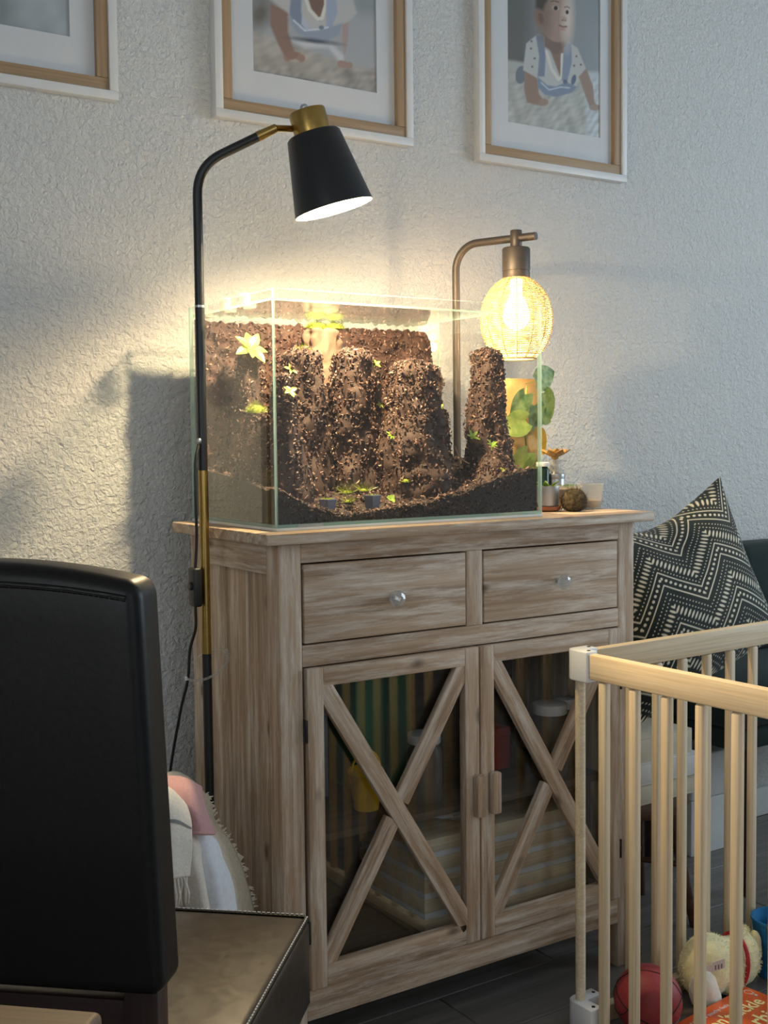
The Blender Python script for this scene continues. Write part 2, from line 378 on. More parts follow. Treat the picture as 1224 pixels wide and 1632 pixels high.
pm = None; PW = .1743; PL = 0.92
for k in range(-9, 4):
    y0 = -.0435 + PW * k; y1 = y0 + PW
    off = .438 + (k * .31) % PL
    for j in range(-3, 3):
        x0 = off + j * PL
        if x0 > 2.6: continue
        yy1 = min(y1, Y1 - .014)
        if y1 > Y1 - .014:
            bx('plank', (x0 + .0015, y0 + .0015, -.009), (x0 + PL - .0015, yy1 - .001, 0), M['tile'], floor, bevel=.001, seg=1); continue
        if pm is None:
            o = bx('plank', (x0 + .0015, y0 + .0015, -.009), (x0 + PL - .0015, y1 - .0015, 0), M['tile'], floor, bevel=.001, seg=1); pm = o.data
        else: link('plank', pm, floor, False, Matrix.Translation((x0 + PL/2, (y0+y1)/2, -.0045)))
# plain floor beyond the planks in view
o = MB().box((X0, Y0, -.009), (X1, -.0435 - 9*PW - .0015, 0)).build('floor_far', M['tile'], floor); o.name = 'plank_field'

# ================================================================ cabinet
C = thing('sideboard_cabinet', 'washed pine cabinet with two drawers and crossed glass doors under the terrarium', 'cabinet', (.4565, .21, 0))
W = M['cab']; FY = .0271
board('top_board', (0, .201, .9604), (.913, .201, .9604), .402, .020, W, C, nrm=(0, 0, 1), bevel=.003)
for x in (.0563, .8567):
    for y in (FY + .0225, .3675):
        board('post', (x, y, 0), (x, y, .9504), .0445, .0445, W, C)
YM = FY + .012
board('rail', (.0785, YM, .9323), (.8345, YM, .9323), .0362, .024, W, C)
board('rail', (.0785, YM, .751), (.8345, YM, .751), .038, .024, W, C)
board('rail', (.0785, YM, .1243), (.8345, YM, .1243), .0554, .024, W, C)
board('stile', (.4568, YM, .770), (.4568, YM, .9142), .038, .024, W, C)
for sx, nx in ((.045, -1), (.868, 1)):     # side frames and recessed planked panels
    board('side_rail', (sx, .072, .922), (sx, .345, .922), .056, .022, W, C, nrm=(nx, 0, 0))
    board('side_rail', (sx, .072, .125), (sx, .345, .125), .056, .022, W, C, nrm=(nx, 0, 0))
    for k in range(3):
        y = .072 + .091 * (k + .5)
        board('side_plank', (sx - nx*.003, y, .153), (sx - nx*.003, y, .894), .0905, .010, W, C, nrm=(nx, 0, 0), bevel=.001)
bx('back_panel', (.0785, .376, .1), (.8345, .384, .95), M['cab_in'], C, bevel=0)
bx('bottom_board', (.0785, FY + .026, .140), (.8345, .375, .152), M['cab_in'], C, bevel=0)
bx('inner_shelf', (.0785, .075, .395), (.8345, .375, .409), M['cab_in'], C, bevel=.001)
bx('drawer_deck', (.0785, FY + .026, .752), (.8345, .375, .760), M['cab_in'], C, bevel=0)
for x0, x1, kx in ((.0800, .4377, .2646), (.4758, .8334, .6638)):
    d = board('drawer', (x0 + .0030, FY + .009, .8421), (x1 - .0030, FY + .009, .8421), .1382, .020, W, C)
    d['label'] = 'drawer front of washed pine with a crystal knob'
    kn = MB().lathe([(.004, 0), (.007, .002), (.006, .006), (.0055, .009), (.0115, .014), (.0155, .019), (.0155, .024), (.012, .029), (.006, .031)], 10,
                    mtx=Matrix.Translation((kx, FY - .001, .8400)) @ Matrix.Rotation(PI/2, 4, 'X')).build('knob', M['crystal'], d)
    kn['label'] = 'faceted clear crystal knob'
def door(x0, x1, hx, hinge_x):
    z0, z1 = .1545, .7295; x0 += .0018; x1 -= .0018
    e = board('door', (x0 + .0165, FY + .002, z0), (x0 + .0165, FY + .002, z1), .033, .020, W, C)   # hinge-side stile carries the door
    e['label'] = 'cabinet door with glass pane behind crossed bars'
    board('door_stile', (x1 - .0165, FY + .002, z0), (x1 - .0165, FY + .002, z1), .033, .020, W, e)
    board('door_rail', (x0 + .033, FY + .002, z1 - .017), (x1 - .033, FY + .002, z1 - .017), .034, .0197, W, e)
    board('door_rail', (x0 + .033, FY + .002, z0 + .020), (x1 - .033, FY + .002, z0 + .020), .040, .0195, W, e)
    a0, a1, b0, b1 = x0 + .033, x1 - .033, z0 + .040, z1 - .034
    board('cross_bar', (a0, FY - .0005, b1), (a1, FY - .0005, b0), .034, .0145, W, e, ext=.010)
    mx_, mz_ = (a0+a1)/2, (b0+b1)/2; dx, dz = (a1-a0), (b1-b0); L = math.hypot(dx, dz); g = .0205
    for s in (-1, 1):
        c = Vector((mx_ + s*dx/L*g, FY + .001, mz_ + s*dz/L*g)); f = Vector((mx_ + s*dx/2 + s*.005, FY + .0005, mz_ + s*dz/2 + s*.008))
        board('cross_bar', c, f, .034, .0138, W, e, ext=.003)
    gp = bx('pane', (a0 - .006, FY + .0125, b0 - .006), (a1 + .006, FY + .0150, b1 + .006), M['door_glass'], e, bevel=0); gp['label'] = 'clear glass pane behind the crossed bars'
    board('handle', (hx, FY - .018, .402), (hx, FY - .018, .484), .021, .016, W, e, bevel=.004)
    for z in (.42, .466): MB().box((hx - .004, FY - .011, z - .004), (hx + .004, FY - .006, z + .004)).build('handle_post', M['bronze'], e)
    for z in (.62, .26): bx('hinge', (hinge_x - .0022, FY - .0095, z - .02), (hinge_x + .0022, FY + .001, z + .02), M['black_metal'], e, bevel=.0006)
door(.0812, .4619, .4520, .0802)
door(.4619, .8345, .4905, .8345)

# ---- what stands inside the cabinet
cr = thing('striped_crate', 'wooden crate banded with white stripes standing behind the right cabinet door', 'crate', (.60, .225, .152))
for k in range(5):
    z = .153 + k * .040
    board('plank', (.388, .225, z + .0135), (.806, .225, z + .0135), .24, .027, M['pine'], cr, nrm=(0, 0, 1), bevel=.001)
    if k < 4: bx('white_band', (.391, .108, z + .0272), (.803, .342, z + .0398), M['white_plastic'], cr, bevel=.0005)
def jar(name, lab, x, y, z, r, h, body, lid=None, liq=None):
    e = thing(name, lab, 'jar', (x, y, z))
    MB().lathe([(r*.92, 0), (r, .006), (r, h*.72), (r*.8, h*.84), (r*.78, h*.88)], 24, (x, y, z)).build('body', body, e, smooth=50)
    if lid: MB().lathe([(r*.9, h*.86), (r*.92, h*.87), (r*.92, h*.995), (r*.88, h)], 24, (x, y, z)).build('lid', lid, e, smooth=40)
M['jar_amber'] = plain('dim_amber_jar', lin(96, 84, 70), 0.3, var=0.2); M['jar_teal'] = plain('teal_plastic', lin(44, 110, 118), 0.35); M['toy_red'] = plain('red_plastic', lin(196, 52, 44), 0.4)
M['toy_yellow'] = plain('yellow_plastic', lin(232, 186, 40), 0.4); M['toy_green'] = plain('green_card', lin(26, 110, 66), 0.6); M['box_grey'] = plain('grey_card', lin(128, 128, 130), 0.8)
SZ = .4095
jar('lidded_jar', 'dim clear jar with white lid behind the left cabinet door', .415, .14, SZ, .036, .135, M['jar_amber'], M['white_plastic'])
jar('lidded_jar', 'grey jar with wide white lid behind the right cabinet door', .735, .13, SZ, .040, .155, M['jar_amber'], M['white_plastic'])
jar('lidded_jar', 'small white-lidded jar nearest the right cabinet hinge', .808, .16, SZ, .024, .15, M['jar_amber'], M['white_plastic'])
jar('squeeze_bottle', 'teal plastic bottle on the shelf behind the right cabinet door', .56, .16, SZ, .034, .19, M['jar_teal'], M['jar_teal'])
def carton(name, lab, a, b, mt, cat='box'):
    e = thing(name, lab, cat, ((a[0]+b[0])/2, (a[1]+b[1])/2, a[2]))
    zl = b[2] - (b[2]-a[2])*.22
    bx('body', a, (b[0], b[1], zl), mt, e, bevel=.002); bx('lid', (a[0]-.001, a[1]-.001, zl + .0002), (b[0]+.001, b[1]+.001, b[2]), mt, e, bevel=.002)
carton('carton', 'red card box low behind the left cabinet door', (.125, .15, SZ), (.18, .28, .56), M['toy_red'])
carton('carton', 'grey card box high behind the left cabinet door', (.175, .27, SZ), (.27, .37, .66), M['box_grey'])
carton('carton', 'tall dark green box behind the left cabinet door', (.33, .26, SZ), (.40, .37, .72), M['toy_green'])
carton('carton', 'dark green box beside the left door post', (.42, .27, SZ), (.475, .37, .70), M['toy_green'])
carton('carton', 'small red box on the shelf behind the right cabinet door', (.64, .22, SZ), (.70, .30, .50), M['toy_red'])
e = thing('toy_bucket', 'yellow toy bucket behind the left cabinet door', 'toy', (.29, .16, SZ))
MB().lathe([(.024, 0), (.034, .07), (.036, .072), (.036, .078), (.033, .078), (.031, .07), (.022, .004)], 20, (.29, .16, SZ), cap1=True).build('bucket', M['toy_yellow'], e, smooth=40)
MB().tube([(.29 + .034*math.cos(a), .16, SZ + .07 + .045*math.sin(a)) for a in np.linspace(0, PI, 12)], .0025, 6).build('handle', M['toy_yellow'], e, smooth=60)
e = thing('crumpled_bag', 'crumpled pale plastic bag lying on top of the striped crate', 'bag', (.56, .2, .34))
def _bag(u, v):
    a = u*2*PI; b = (v-.5)*PI; r = 1 + .35*nz(math.cos(a)*1.3*math.cos(b), math.sin(a)*1.3*math.cos(b), math.sin(b)*2, 1.8)
    return (.54 + .085*r*math.cos(a)*math.cos(b), .20 + .06*r*math.sin(a)*math.cos(b), .3405 + .018 + max(-.018, .018*r*math.sin(b)))
MB().grid(32, 16, _bag, cu=True).build('bag_body', M['white_cloth'], e, smooth=40)
MB().tube([(.54, .2, .362), (.545, .195, .375), (.552, .19, .38)], [.012, .006, .010], 8).build('knot', M['white_cloth'], e, smooth=60)

# ================================================================ framed pictures
def soft(d, w=3.0): return np.clip(.5 - d / (2*w), 0, 1)
class Paint:
    """paints a flat photographic print into vertex colours (values are the print's own ink)"""
    def __init__(s, cx, cy, gain): s.x = cx; s.y = cy; s.g = gain; s.im = np.zeros(cx.shape + (3,))
    def _c(s, c): return np.array(lin(*c))
    def fill(s, m, c): c = s._c(c) if not isinstance(c, np.ndarray) else c; s.im = s.im*(1-m[..., None]) + c*m[..., None]
    def ell(s, x, y, a, b, c, rot=0, w=3.0):
        r = math.radians(rot); X = (s.x-x)*math.cos(r) + (s.y-y)*math.sin(r); Y = -(s.x-x)*math.sin(r) + (s.y-y)*math.cos(r)
        q = np.sqrt((X/a)**2 + (Y/b)**2) + 1e-9; s.fill(soft((q-1)*min(a, b), w), c)
    def poly(s, pts, c, w=3.0):
        d = np.full(s.x.shape, 1e9); ins = np.zeros(s.x.shape, bool)
        for (x0, y0), (x1, y1) in zip(pts, pts[1:] + pts[:1]):
            ex, ey = x1-x0, y1-y0; tt = np.clip(((s.x-x0)*ex + (s.y-y0)*ey)/(ex*ex+ey*ey+1e-9), 0, 1)
            d = np.minimum(d, np.hypot(s.x-x0-tt*ex, s.y-y0-tt*ey))
            cnd = (y0 > s.y) != (y1 > s.y); xi = (x1-x0)*(s.y-y0)/((y1-y0) if y1 != y0 else 1e-9) + x0; ins ^= cnd & (s.x < xi)
        s.fill(soft(np.where(ins, -d, d), w), c)
    def stroke(s, pts, r, c, w=2.0):
        d = np.full(s.x.shape, 1e9)
        for (x0, y0), (x1, y1) in zip(pts, pts[1:]):
            ex, ey = x1-x0, y1-y0; tt = np.clip(((s.x-x0)*ex + (s.y-y0)*ey)/(ex*ex+ey*ey+1e-9), 0, 1); d = np.minimum(d, np.hypot(s.x-x0-tt*ex, s.y-y0-tt*ey))
        s.fill(soft(d-r, w), c)
    def fur(s, m, amp, f, seed=0):
        rng = np.random.RandomState(seed); n = np.zeros(s.x.shape)
        for k in range(14):
            a = rng.uniform(-.5, 1.1); q = f*rng.uniform(.4, 2.2); n += np.sin((s.x*math.cos(a) + s.y*2.2*math.sin(a))*q + rng.uniform(0, 6) + 1.5*np.sin(s.x*q*.37 + k))
        s.im *= (1 + amp*n/14*m)[..., None]
    def out(s):
        g = s.im.mean(-1, keepdims=True); return np.clip((g + (s.im - g)*.68)*s.g, 0, .9)
def paint_baby_right(u, v):
    cx = 180 + 815*u; p = Paint(cx, 1075 + 145*u - v*1560, 1.7); y0 = p.y
    p.fill(np.ones(cx.shape), (112, 120, 123)); p.fill(soft(cx - 430, 120), (84, 84, 79)); p.fill(soft(900 - cx, 90)*soft(200 - y0, 150)*.5, (122, 130, 134))
    bed = soft(560 + (cx-180)*.12 - y0, 14); p.fill(bed, (140, 141, 134)); p.fill(soft(860 - cx, 20)*soft(640 - y0, 20), (150, 158, 162))
    p.fur(bed*soft(680 - y0, 60), .5, .045, 3)
    p.ell(300, 680, 45, 75, (92, 98, 108), 10)
    p.poly([(330, 640), (440, 690), (450, 830), (500, 900), (470, 935), (350, 910), (325, 800)], (128, 98, 80), 7)
    p.poly([(800, 680), (870, 610), (930, 760), (945, 900), (985, 950), (900, 945), (865, 860)], (130, 104, 88), 7)
    p.ell(490, 905, 42, 30, (134, 104, 86)); p.ell(945, 945, 50, 28, (136, 112, 96))
    p.poly([(440, 340), (345, 420), (318, 640), (430, 700), (520, 800), (780, 790), (800, 680), (865, 610), (790, 440), (700, 385)], (150, 150, 146), 6)
    p.poly([(520, 400), (640, 700), (700, 380)], (118, 90, 74), 8)
    p.stroke([(515, 480), (560, 620), (620, 710), (650, 690), (655, 500)], 13, (172, 168, 156), 4)
    for x, y in ((390, 400), (385, 460), (415, 540), (395, 610), (780, 510), (820, 580), (760, 590)): p.ell(x, y, 10, 9, (92, 84, 84))
    p.poly([(425, 345), (490, 340), (510, 520), (500, 690), (440, 690), (455, 520)], (96, 108, 128), 5)
    p.poly([(670, 400), (735, 400), (740, 560), (700, 720), (650, 720), (660, 560)], (104, 116, 136), 5)
    p.poly([(440, 690), (520, 760), (600, 770), (690, 730), (790, 770), (740, 820), (600, 860), (500, 840), (440, 780)], (96, 112, 134), 6)
    p.stroke([(470, 740), (540, 800), (640, 775), (720, 780)], 5, (150, 160, 174)); p.ell(680, 728, 20, 18, (76, 88, 108)); p.ell(755, 710, 20, 45, (70, 84, 112), 15)
    p.poly([(490, 290), (500, 440), (600, 500), (680, 430), (690, 340)], (106, 82, 68), 10)
    p.ell(600, 190, 150, 205, (138, 110, 94), -6, 6); p.ell(640, 300, 95, 90, (138, 110, 94), 0, 20); p.ell(705, 200, 45, 190, (172, 158, 146), 2, 34)
    p.ell(500, 180, 60, 180, (112, 88, 74), 0, 40)
    p.ell(465, 205, 48, 78, (118, 88, 72), -14, 5); p.ell(470, 205, 24, 46, (96, 70, 58), -14, 8)
    p.poly([(425, 120), (430, -80), (600, -180), (730, -60), (715, 10), (560, 10), (505, 90), (490, 140)], (62, 54, 46), 14)
    for x, y, a in ((598, 112, 30), (698, 140, 20)): p.ell(x, y, a, 19, (150, 138, 128), 8); p.ell(x, y, a*.62, 18, (44, 34, 30), 8)
    p.stroke([(556, 60), (585, 52), (622, 60)], 6, (88, 68, 56), 4); p.stroke([(676, 100), (700, 94), (718, 104)], 5, (98, 78, 66), 4)
    p.ell(668, 196, 26, 20, (150, 120, 104), 0, 10); p.ell(658, 210, 9, 5, (84, 58, 48)); p.ell(682, 212, 7, 5, (84, 58, 48))
    p.stroke([(630, 256), (662, 266), (692, 262)], 7, (112, 66, 60), 4); p.ell(655, 285, 26, 10, (150, 106, 96), 0, 8)
    return p.out()
def paint_baby_mid(u, v):
    cx = 250 + 753*u; p = Paint(cx, 432 + 133*u - v*1180, 1.6); y0 = p.y
    p.fill(np.ones(cx.shape), (140, 143, 146)); p.fill(soft(cx - 380, 60)*soft(y0 - 60, 30), (110, 114, 116)); p.fill(soft(850 - cx, 60)*soft(y0 - 110, 40), (120, 128, 130))
    rug = np.clip(soft(60 + np.maximum(cx - 330, 0)*.45 - y0, 25) * soft(cx - 900 - (y0-420)*3, 40), 0, 1)
    p.fill(rug, (146, 140, 130)); p.fill(soft(400 + (cx-800)*.12 - y0, 18), (140, 134, 124)); p.fur(rug, .55, .035, 5); p.fur(soft(400 - y0, 25), .35, .05, 9)
    p.ell(300, 120, 60, 80, (96, 90, 80), 30, 40)
    p.poly([(480, 260), (700, 255), (800, 345), (780, 390), (700, 300), (560, 300)], (170, 170, 172), 12)
    p.poly([(362, 60), (465, 100), (460, 210), (500, 330), (440, 350), (400, 280), (358, 180)], (128, 96, 78), 8)
    p.poly([(790, 160), (830, 150), (820, 260), (800, 350), (785, 260)], (150, 126, 114), 7)
    for x, y in ((455, 355), (485, 345), (515, 345), (538, 358)): p.ell(x, y, 22, 22, (144, 106, 88), 20)
    p.ell(480, 340, 38, 22, (134, 98, 80))
    for x, y in ((775, 388), (800, 392), (830, 398)): p.ell(x, y, 20, 20, (146, 114, 100), 20)
    p.poly([(350, 30), (400, -90), (560, -160), (800, -140), (880, 100), (830, 150), (770, 170), (700, 260), (560, 230), (480, 130), (455, 105)], (158, 157, 154), 9)
    p.poly([(560, -20), (600, 90), (650, 148), (690, 60), (695, -60), (560, -60)], (112, 82, 66), 10); p.stroke([(555, -20), (590, 90), (640, 140), (665, 135), (688, 60), (690, -40)], 10, (186, 182, 170), 4)
    p.poly([(490, -100), (550, -100), (540, 100), (560, 190), (510, 180), (470, 120)], (104, 116, 140), 6)
    p.poly([(695, -100), (740, -100), (760, 100), (720, 190), (690, 180), (690, 60)], (128, 140, 164), 6)
    p.poly([(460, 130), (530, 190), (620, 205), (720, 180), (790, 160), (770, 220), (700, 262), (600, 255), (510, 215)], (122, 132, 152), 8)
    p.stroke([(495, 150), (560, 205), (650, 195), (700, 185)], 5, (168, 176, 190)); p.ell(660, 187, 16, 12, (96, 106, 124)); p.poly([(545, 120), (590, 180), (575, 205), (540, 170)], (150, 158, 172), 4)
    p.ell(620, 262, 130, 12, (66, 74, 86), 6, 8)
    p.ell(620, -320, 150, 190, (140, 108, 90)); p.poly([(480, -330), (500, -500), (740, -500), (760, -330), (700, -430), (540, -430)], (70, 56, 46), 20)
    return p.out()
def paint_blur(u, v):
    p = Paint(u*400, 300 - v*420, 1.9); p.fill(np.ones(u.shape), (116, 124, 128)); p.ell(170, 200, 70, 160, (76, 88, 80), 10, 50); p.ell(300, 150, 60, 200, (130, 138, 144), -30, 40)
    p.fill(soft(40 - p.x, 40)*.0, (90, 100, 90)); p.ell(60, 240, 80, 40, (100, 112, 110), 0, 40); p.fur(np.ones(u.shape), .25, .05, 2); return p.out()
def picture(lab, x0, x1, z0, px0, pz0, pw, painter):
    H = .672; z1 = z0 + H; e = thing('framed_picture', lab, 'picture', ((x0+x1)/2, Y1, z0), group=None)
    L = M['white_lac']; yc = .518; f = .0175
    for a, b, nm in (((x0, yc, z0 + f/2), (x1, yc, z0 + f/2), 'frame_side'), ((x0, yc, z1 - f/2), (x1, yc, z1 - f/2), 'frame_side'),
                 ((x0 + f/2, yc, z0 + f), (x0 + f/2, yc, z1 - f), 'frame_side'), ((x1 - f/2, yc, z0 + f), (x1 - f/2, yc, z1 - f), 'frame_side')):
        board(nm, a, b, f, .024, L, e, bevel=.001)
    i0, i1, j0, j1 = x0 + f, x1 - f, z0 + f, z1 - f; g = .024; y2 = .5200
    for a, b in (((i0, y2, j0 + g/2), (i1, y2, j0 + g/2)), ((i0, y2, j1 - g/2), (i1, y2, j1 - g/2)), ((i0 + g/2, y2, j0 + g), (i0 + g/2, y2, j1 - g)), ((i1 - g/2, y2, j0 + g), (i1 - g/2, y2, j1 - g))):
        board('wood_moulding', a, b, g, .019, M['oakframe'], e, bevel=.002)
    m = MB(); q0, q1, r0, r1 = px0, px0 + pw, pz0, pz0 + .45; a0, a1, b0, b1 = i0 + g - .003, i1 - g + .003, j0 + g - .003, j1 - g + .003; ym, yb = .5225, .526
    for (ux0, ux1, uz0, uz1) in ((a0, a1, b0, r0), (a0, a1, r1, b1), (a0, q0, r0, r1), (q1, a1, r0, r1)): m.box((ux0, ym, uz0), (ux1, yb, uz1))
    m.build('mat_board', M['matboard'], e)
    nx, ny = 150, 216; uu, vv = np.meshgrid(np.linspace(0, 1, nx), np.linspace(0, 1, ny)); cols = painter(uu, vv).reshape(-1, 3)
    o = MB().grid(nx, ny, lambda u, v: (q0 - .002 + (pw + .004)*u, .5255, r0 - .002 + .454*v)).build('print', M['attr_print'], e, cols=cols); return e
picture('left framed print with blurred grey-green picture at the top left corner', -.542, -.047, 1.798, -.4466, 1.910, .31, paint_blur)
picture('middle framed print of a baby\'s arms and denim overalls on a fluffy rug', .1623, .6583, 1.7975, .2588, 1.908, .311, paint_baby_mid)
picture('right framed print of a baby in denim overalls looking up', .849, 1.3343, 1.789, .9500, 1.896, .305, paint_baby_right)

# ================================================================ terrarium tank
TX0, TX1, TY0, TY1, TZ0, TZ1 = .0427, .6427, .0462, .3972, .9754, 1.3875; G = .006
TK = thing('glass_terrarium', 'rimless glass terrarium tank with green edges standing on the cabinet', 'terrarium', ((TX0+TX1)/2, (TY0+TY1)/2, .9705))
bx('foam_mat', (TX0 - .001, TY0 - .001, .9705), (TX1 + .001, TY1 + .001, .9753), M['paper'], TK, bevel=.0008)
def pane(name, a, b, thin, parent=TK):
    """glass sheet: faces across the thin axis are clear, the cut edges green"""
    m = MB().box(a, b); fa = {'x': (3, 5), 'y': (2, 4), 'z': (0, 1)}[thin]
    m.m = [0 if i in fa else 1 for i in range(6)]
    return m.build(name, [M['glass'], M['glass_edge']], parent)
pane('base_pane', (TX0, TY0, TZ0), (TX1, TY1, TZ0 + G), 'z')
pane('front_pane', (TX0, TY0, TZ0 + G + .0002), (TX1, TY0 + G, TZ1), 'y')
pane('back_pane', (TX0, TY1 - G, TZ0 + G + .0002), (TX1, TY1, TZ1), 'y')
pane('side_pane', (TX0, TY0 + G + .0002, TZ0 + G + .0002), (TX0 + G, TY1 - G - .0002, TZ1), 'x')
pane('side_pane', (TX1 - G, TY0 + G + .0002, TZ0 + G + .0002), (TX1, TY1 - G - .0002, TZ1), 'x')
pane('lid_pane', (TX0 + .004, TY0 + .015, TZ1 - .0190), (TX1 - .10, TY1 - .012, TZ1 - .0150), 'z')
for (x, y) in ((TX0, .16), (TX0, .24), (TX0, .34), (TX1 - .15, TY0), (TX0 + .2, TY0)):
    m = MB(); s = 0.012
    if x == TX0:
        m.box((x - .0025, y - s, TZ1 - .022), (x - .0004, y + s, TZ1 + .0025)); m.box((x - .0025, y - s, TZ1 + .0004), (x + G + .0025, y + s, TZ1 + .0028)); m.box((x + G + .0004, y - s, TZ1 - .024), (x + G + .0025, y + s, TZ1 + .0028)); m.box((x + G + .0004, y - s, TZ1 - .0235), (x + G + .014, y + s, TZ1 - .0195))
        m.build('lid_clip', M['clear_plastic'], TK)
bx('maker_label', (.085, TY0 - .0006, TZ0 + .0002), (.135, TY0 - .0001, TZ0 + .0052), M['steel'], TK, bevel=0)

# ---- bark soil, mounds and planting
rng = np.random.RandomState(11)
BARK = [np.array(lin(*c))*.62 for c in ((92, 65, 56), (114, 82, 70), (70, 50, 45), (146, 112, 98), (54, 39, 36), (182, 150, 134), (104, 68, 57))]
BP = [.20, .20, .16, .16, .12, .08, .08]
def chips(name, pts, parent, size=(.0030, .0072), bright=1.0):
    m = MB(); cols = []
    for p, n in pts:
        s = rng.uniform(*size); n = Vector(n); t1 = n.orthogonal().normalized(); a = rng.uniform(0, 2*PI)
        t1 = (Matrix.Rotation(a, 3, n) @ t1); t1 = (t1 + n*rng.uniform(-.6, .6)).normalized(); t2 = n.cross(t1).normalized(); nn = t1.cross(t2)
        p = Vector(p); L = s*rng.uniform(.9, 1.8); w = s*rng.uniform(.4, .9); h = s*rng.uniform(.3, .7)
        v = [p - t1*L*.5 - t2*w*.3, p + t1*L*.5 - t2*w*.5*rng.uniform(.3, 1), p + t1*L*.35 + t2*w*.5, p - t1*L*.4 + t2*w*.5*rng.uniform(.4, 1), p + nn*h + t1*L*rng.uniform(-.2, .2)]
        m.add(v, [(0, 1, 4), (1, 2, 4), (2, 3, 4), (3, 0, 4), (3, 2, 1, 0)])
        c = BARK[rng.choice(7, p=BP)]*rng.uniform(.7, 1.4)*bright; cols += [c]*5
    o = m.build(name, M['attr_soil'], parent, cols=cols); o['kind'] = 'stuff'; return o
def soilcols(v, amp=1.0): return [BARK[0]*(.75 + .5*nz(p[0], p[1], p[2], 90))*amp for p in v]
def inside(p, m=.008): return (min(max(p[0], TX0 + m), TX1 - m), min(max(p[1], TY0 + m), TY1 - m), p[2])
def soil_column(label, cx, cy, zb, zt, rb, rt, lean=(0, 0), n=700, ry=1.0, seed=0, pw=1.4, flat=.5):
    e = thing('soil_column', label, 'soil mound', (cx, cy, zb), group=None)
    def fn(u, v):
        a = u*2*PI
        if v < .86: h = v/.86; r = rb + (rt - rb)*(h**(1/pw)); z = zb + (zt - rt*flat - zb)*h
        else: q = (v - .86)/.14*PI/2; r = rt*math.cos(q); z = zt - rt*flat + rt*flat*math.sin(q); h = 1
        d = 1 + .30*nz(math.cos(a)*1.4 + seed, math.sin(a)*1.4, z*14) + .14*nz(math.cos(a)*4 + seed, math.sin(a)*4, z*45)
        return inside((cx + lean[0]*h + r*d*math.cos(a), cy + lean[1]*h + r*d*ry*math.sin(a), z))
    m = MB().grid(44, 40, fn, cu=True); o = m.build('soil_core', M['attr_soil'], e, smooth=180, cols=soilcols(m.v))
    pts = []
    for _ in range(int(n*1.4)):
        u, v = rng.uniform(), rng.uniform()**.9; p = Vector(fn(u, v)); pa = Vector(fn(u + .01, v)); pb = Vector(fn(u, min(v + .01, 1.0)))
        nr = (pa - p).cross(pb - p)
        if nr.length < 1e-12: nr = Vector((0, 0, 1))
        nr.normalize(); q = p + nr*rng.uniform(-.0005, .0035); q = Vector(inside(q, .0095)); pts.append((q, nr))
    chips('bark_chips', pts, e); return e
def bed_z(x, y):
    z = 1.012 + .10*max(0, (y - .08))*1.1 + .052*max(0, min(1, (x - .36)/.26))**1.2*(1 - .3*(y - .05)) + .03*math.exp(-((x - .05)/.05)**2)
    z -= .018*math.exp(-((x - .22)/.11)**2 - ((y - .07)/.06)**2)
    return z + .006*nz(x, y, 0, 30) + .003*nz(x, y, 1, 90)
e = thing('soil_bed', 'shade-darkened bark soil filling the bottom of the terrarium', 'soil', (.34, .22, TZ0 + G), group=None)
bx0, bx1, by0, by1 = TX0 + .0075, TX1 - .0075, TY0 + .0075, TY1 - .0075; zf = TZ0 + G + .0005
m = MB().grid(70, 44, lambda u, v: (bx0 + (bx1-bx0)*u, by0 + (by1-by0)*v, bed_z(bx0 + (bx1-bx0)*u, by0 + (by1-by0)*v)))
n0 = len(m.v)
for (fx) in (lambda s: (bx0 + (bx1-bx0)*s, by0), lambda s: (bx1, by0 + (by1-by0)*s), lambda s: (bx1 - (bx1-bx0)*s, by1), lambda s: (bx0, by1 - (by1-by0)*s)):
    m.grid(60, 2, lambda u, v, fx=fx: (*fx(u), zf + (bed_z(*fx(u)) - zf)*v))
m.build('soil_body', M['attr_soil'], e, smooth=40, cols=[c*.5 for c in soilcols(m.v)])  # bed colour halved to paint in the shade low in the tank
pts = []
for _ in range(3600):
    x, y = rng.uniform(bx0 + .003, bx1 - .003), by0 + .003 + (by1-by0-.006)*rng.uniform()**1.3; pts.append(((x, y, bed_z(x, y) + rng.uniform(0, .003)), (rng.uniform(-.3, .3), rng.uniform(-.4, .1), 1)))
for _ in range(1500):
    x = rng.uniform(bx0, bx1); pts.append(((x, by0 + .001, rng.uniform(zf, bed_z(x, by0))), (rng.uniform(-.2, .2), -1, rng.uniform(-.2, .2))))
chips('bark_chips', pts[:3600], e, (.0034, .0075), .85); chips('bark_chips', pts[3600:], e, (.0034, .0075), .5)  # chips at the front glass tinted darker than the top, as painted shade
e = thing('soil_backdrop', 'tall brown soil backdrop covering the rear wall of the terrarium', 'soil', (.34, .385, 1.03), group=None)
def bdz(x): return 1.362 + .006*nz(x, 3, 0, 30) + .007*nz(x, 7, 0, 90) - .14*max(0, (x - .600)/.04)**1.1*(x > .600) + .004*nz(x, 11, 0, 220)
def bdf(u, v):
    x = bx0 + .001 + (bx1 - bx0 - .002)*u; z = 1.02 + (bdz(x) - 1.02)*v
    t = .022*(1 - .35*v) + .011*nz(x, z, 0, 22) + .006*nz(x, z, 4, 70) - .012*max(0, v - .93)/.07
    return (x, TY1 - .009 - max(t, .004), z)
m = MB().grid(130, 80, bdf); nf = len(m.v); m.grid(130, 2, lambda u, v: (bdf(u, 1)[0], bdf(u, 1)[1]*(1-v) + (TY1 - .008)*v, bdf(u, 1)[2]))
m.grid(130, 2, lambda u, v: (bdf(u, 0)[0], TY1 - .008, 1.02 + (bdf(u, 1)[2] - 1.02)*v), flip=True)
m.build('soil_body', M['attr_soil'], e, smooth=180, cols=[c*np.array((1.15, .95, .88)) for c in soilcols(m.v)])
pts = []
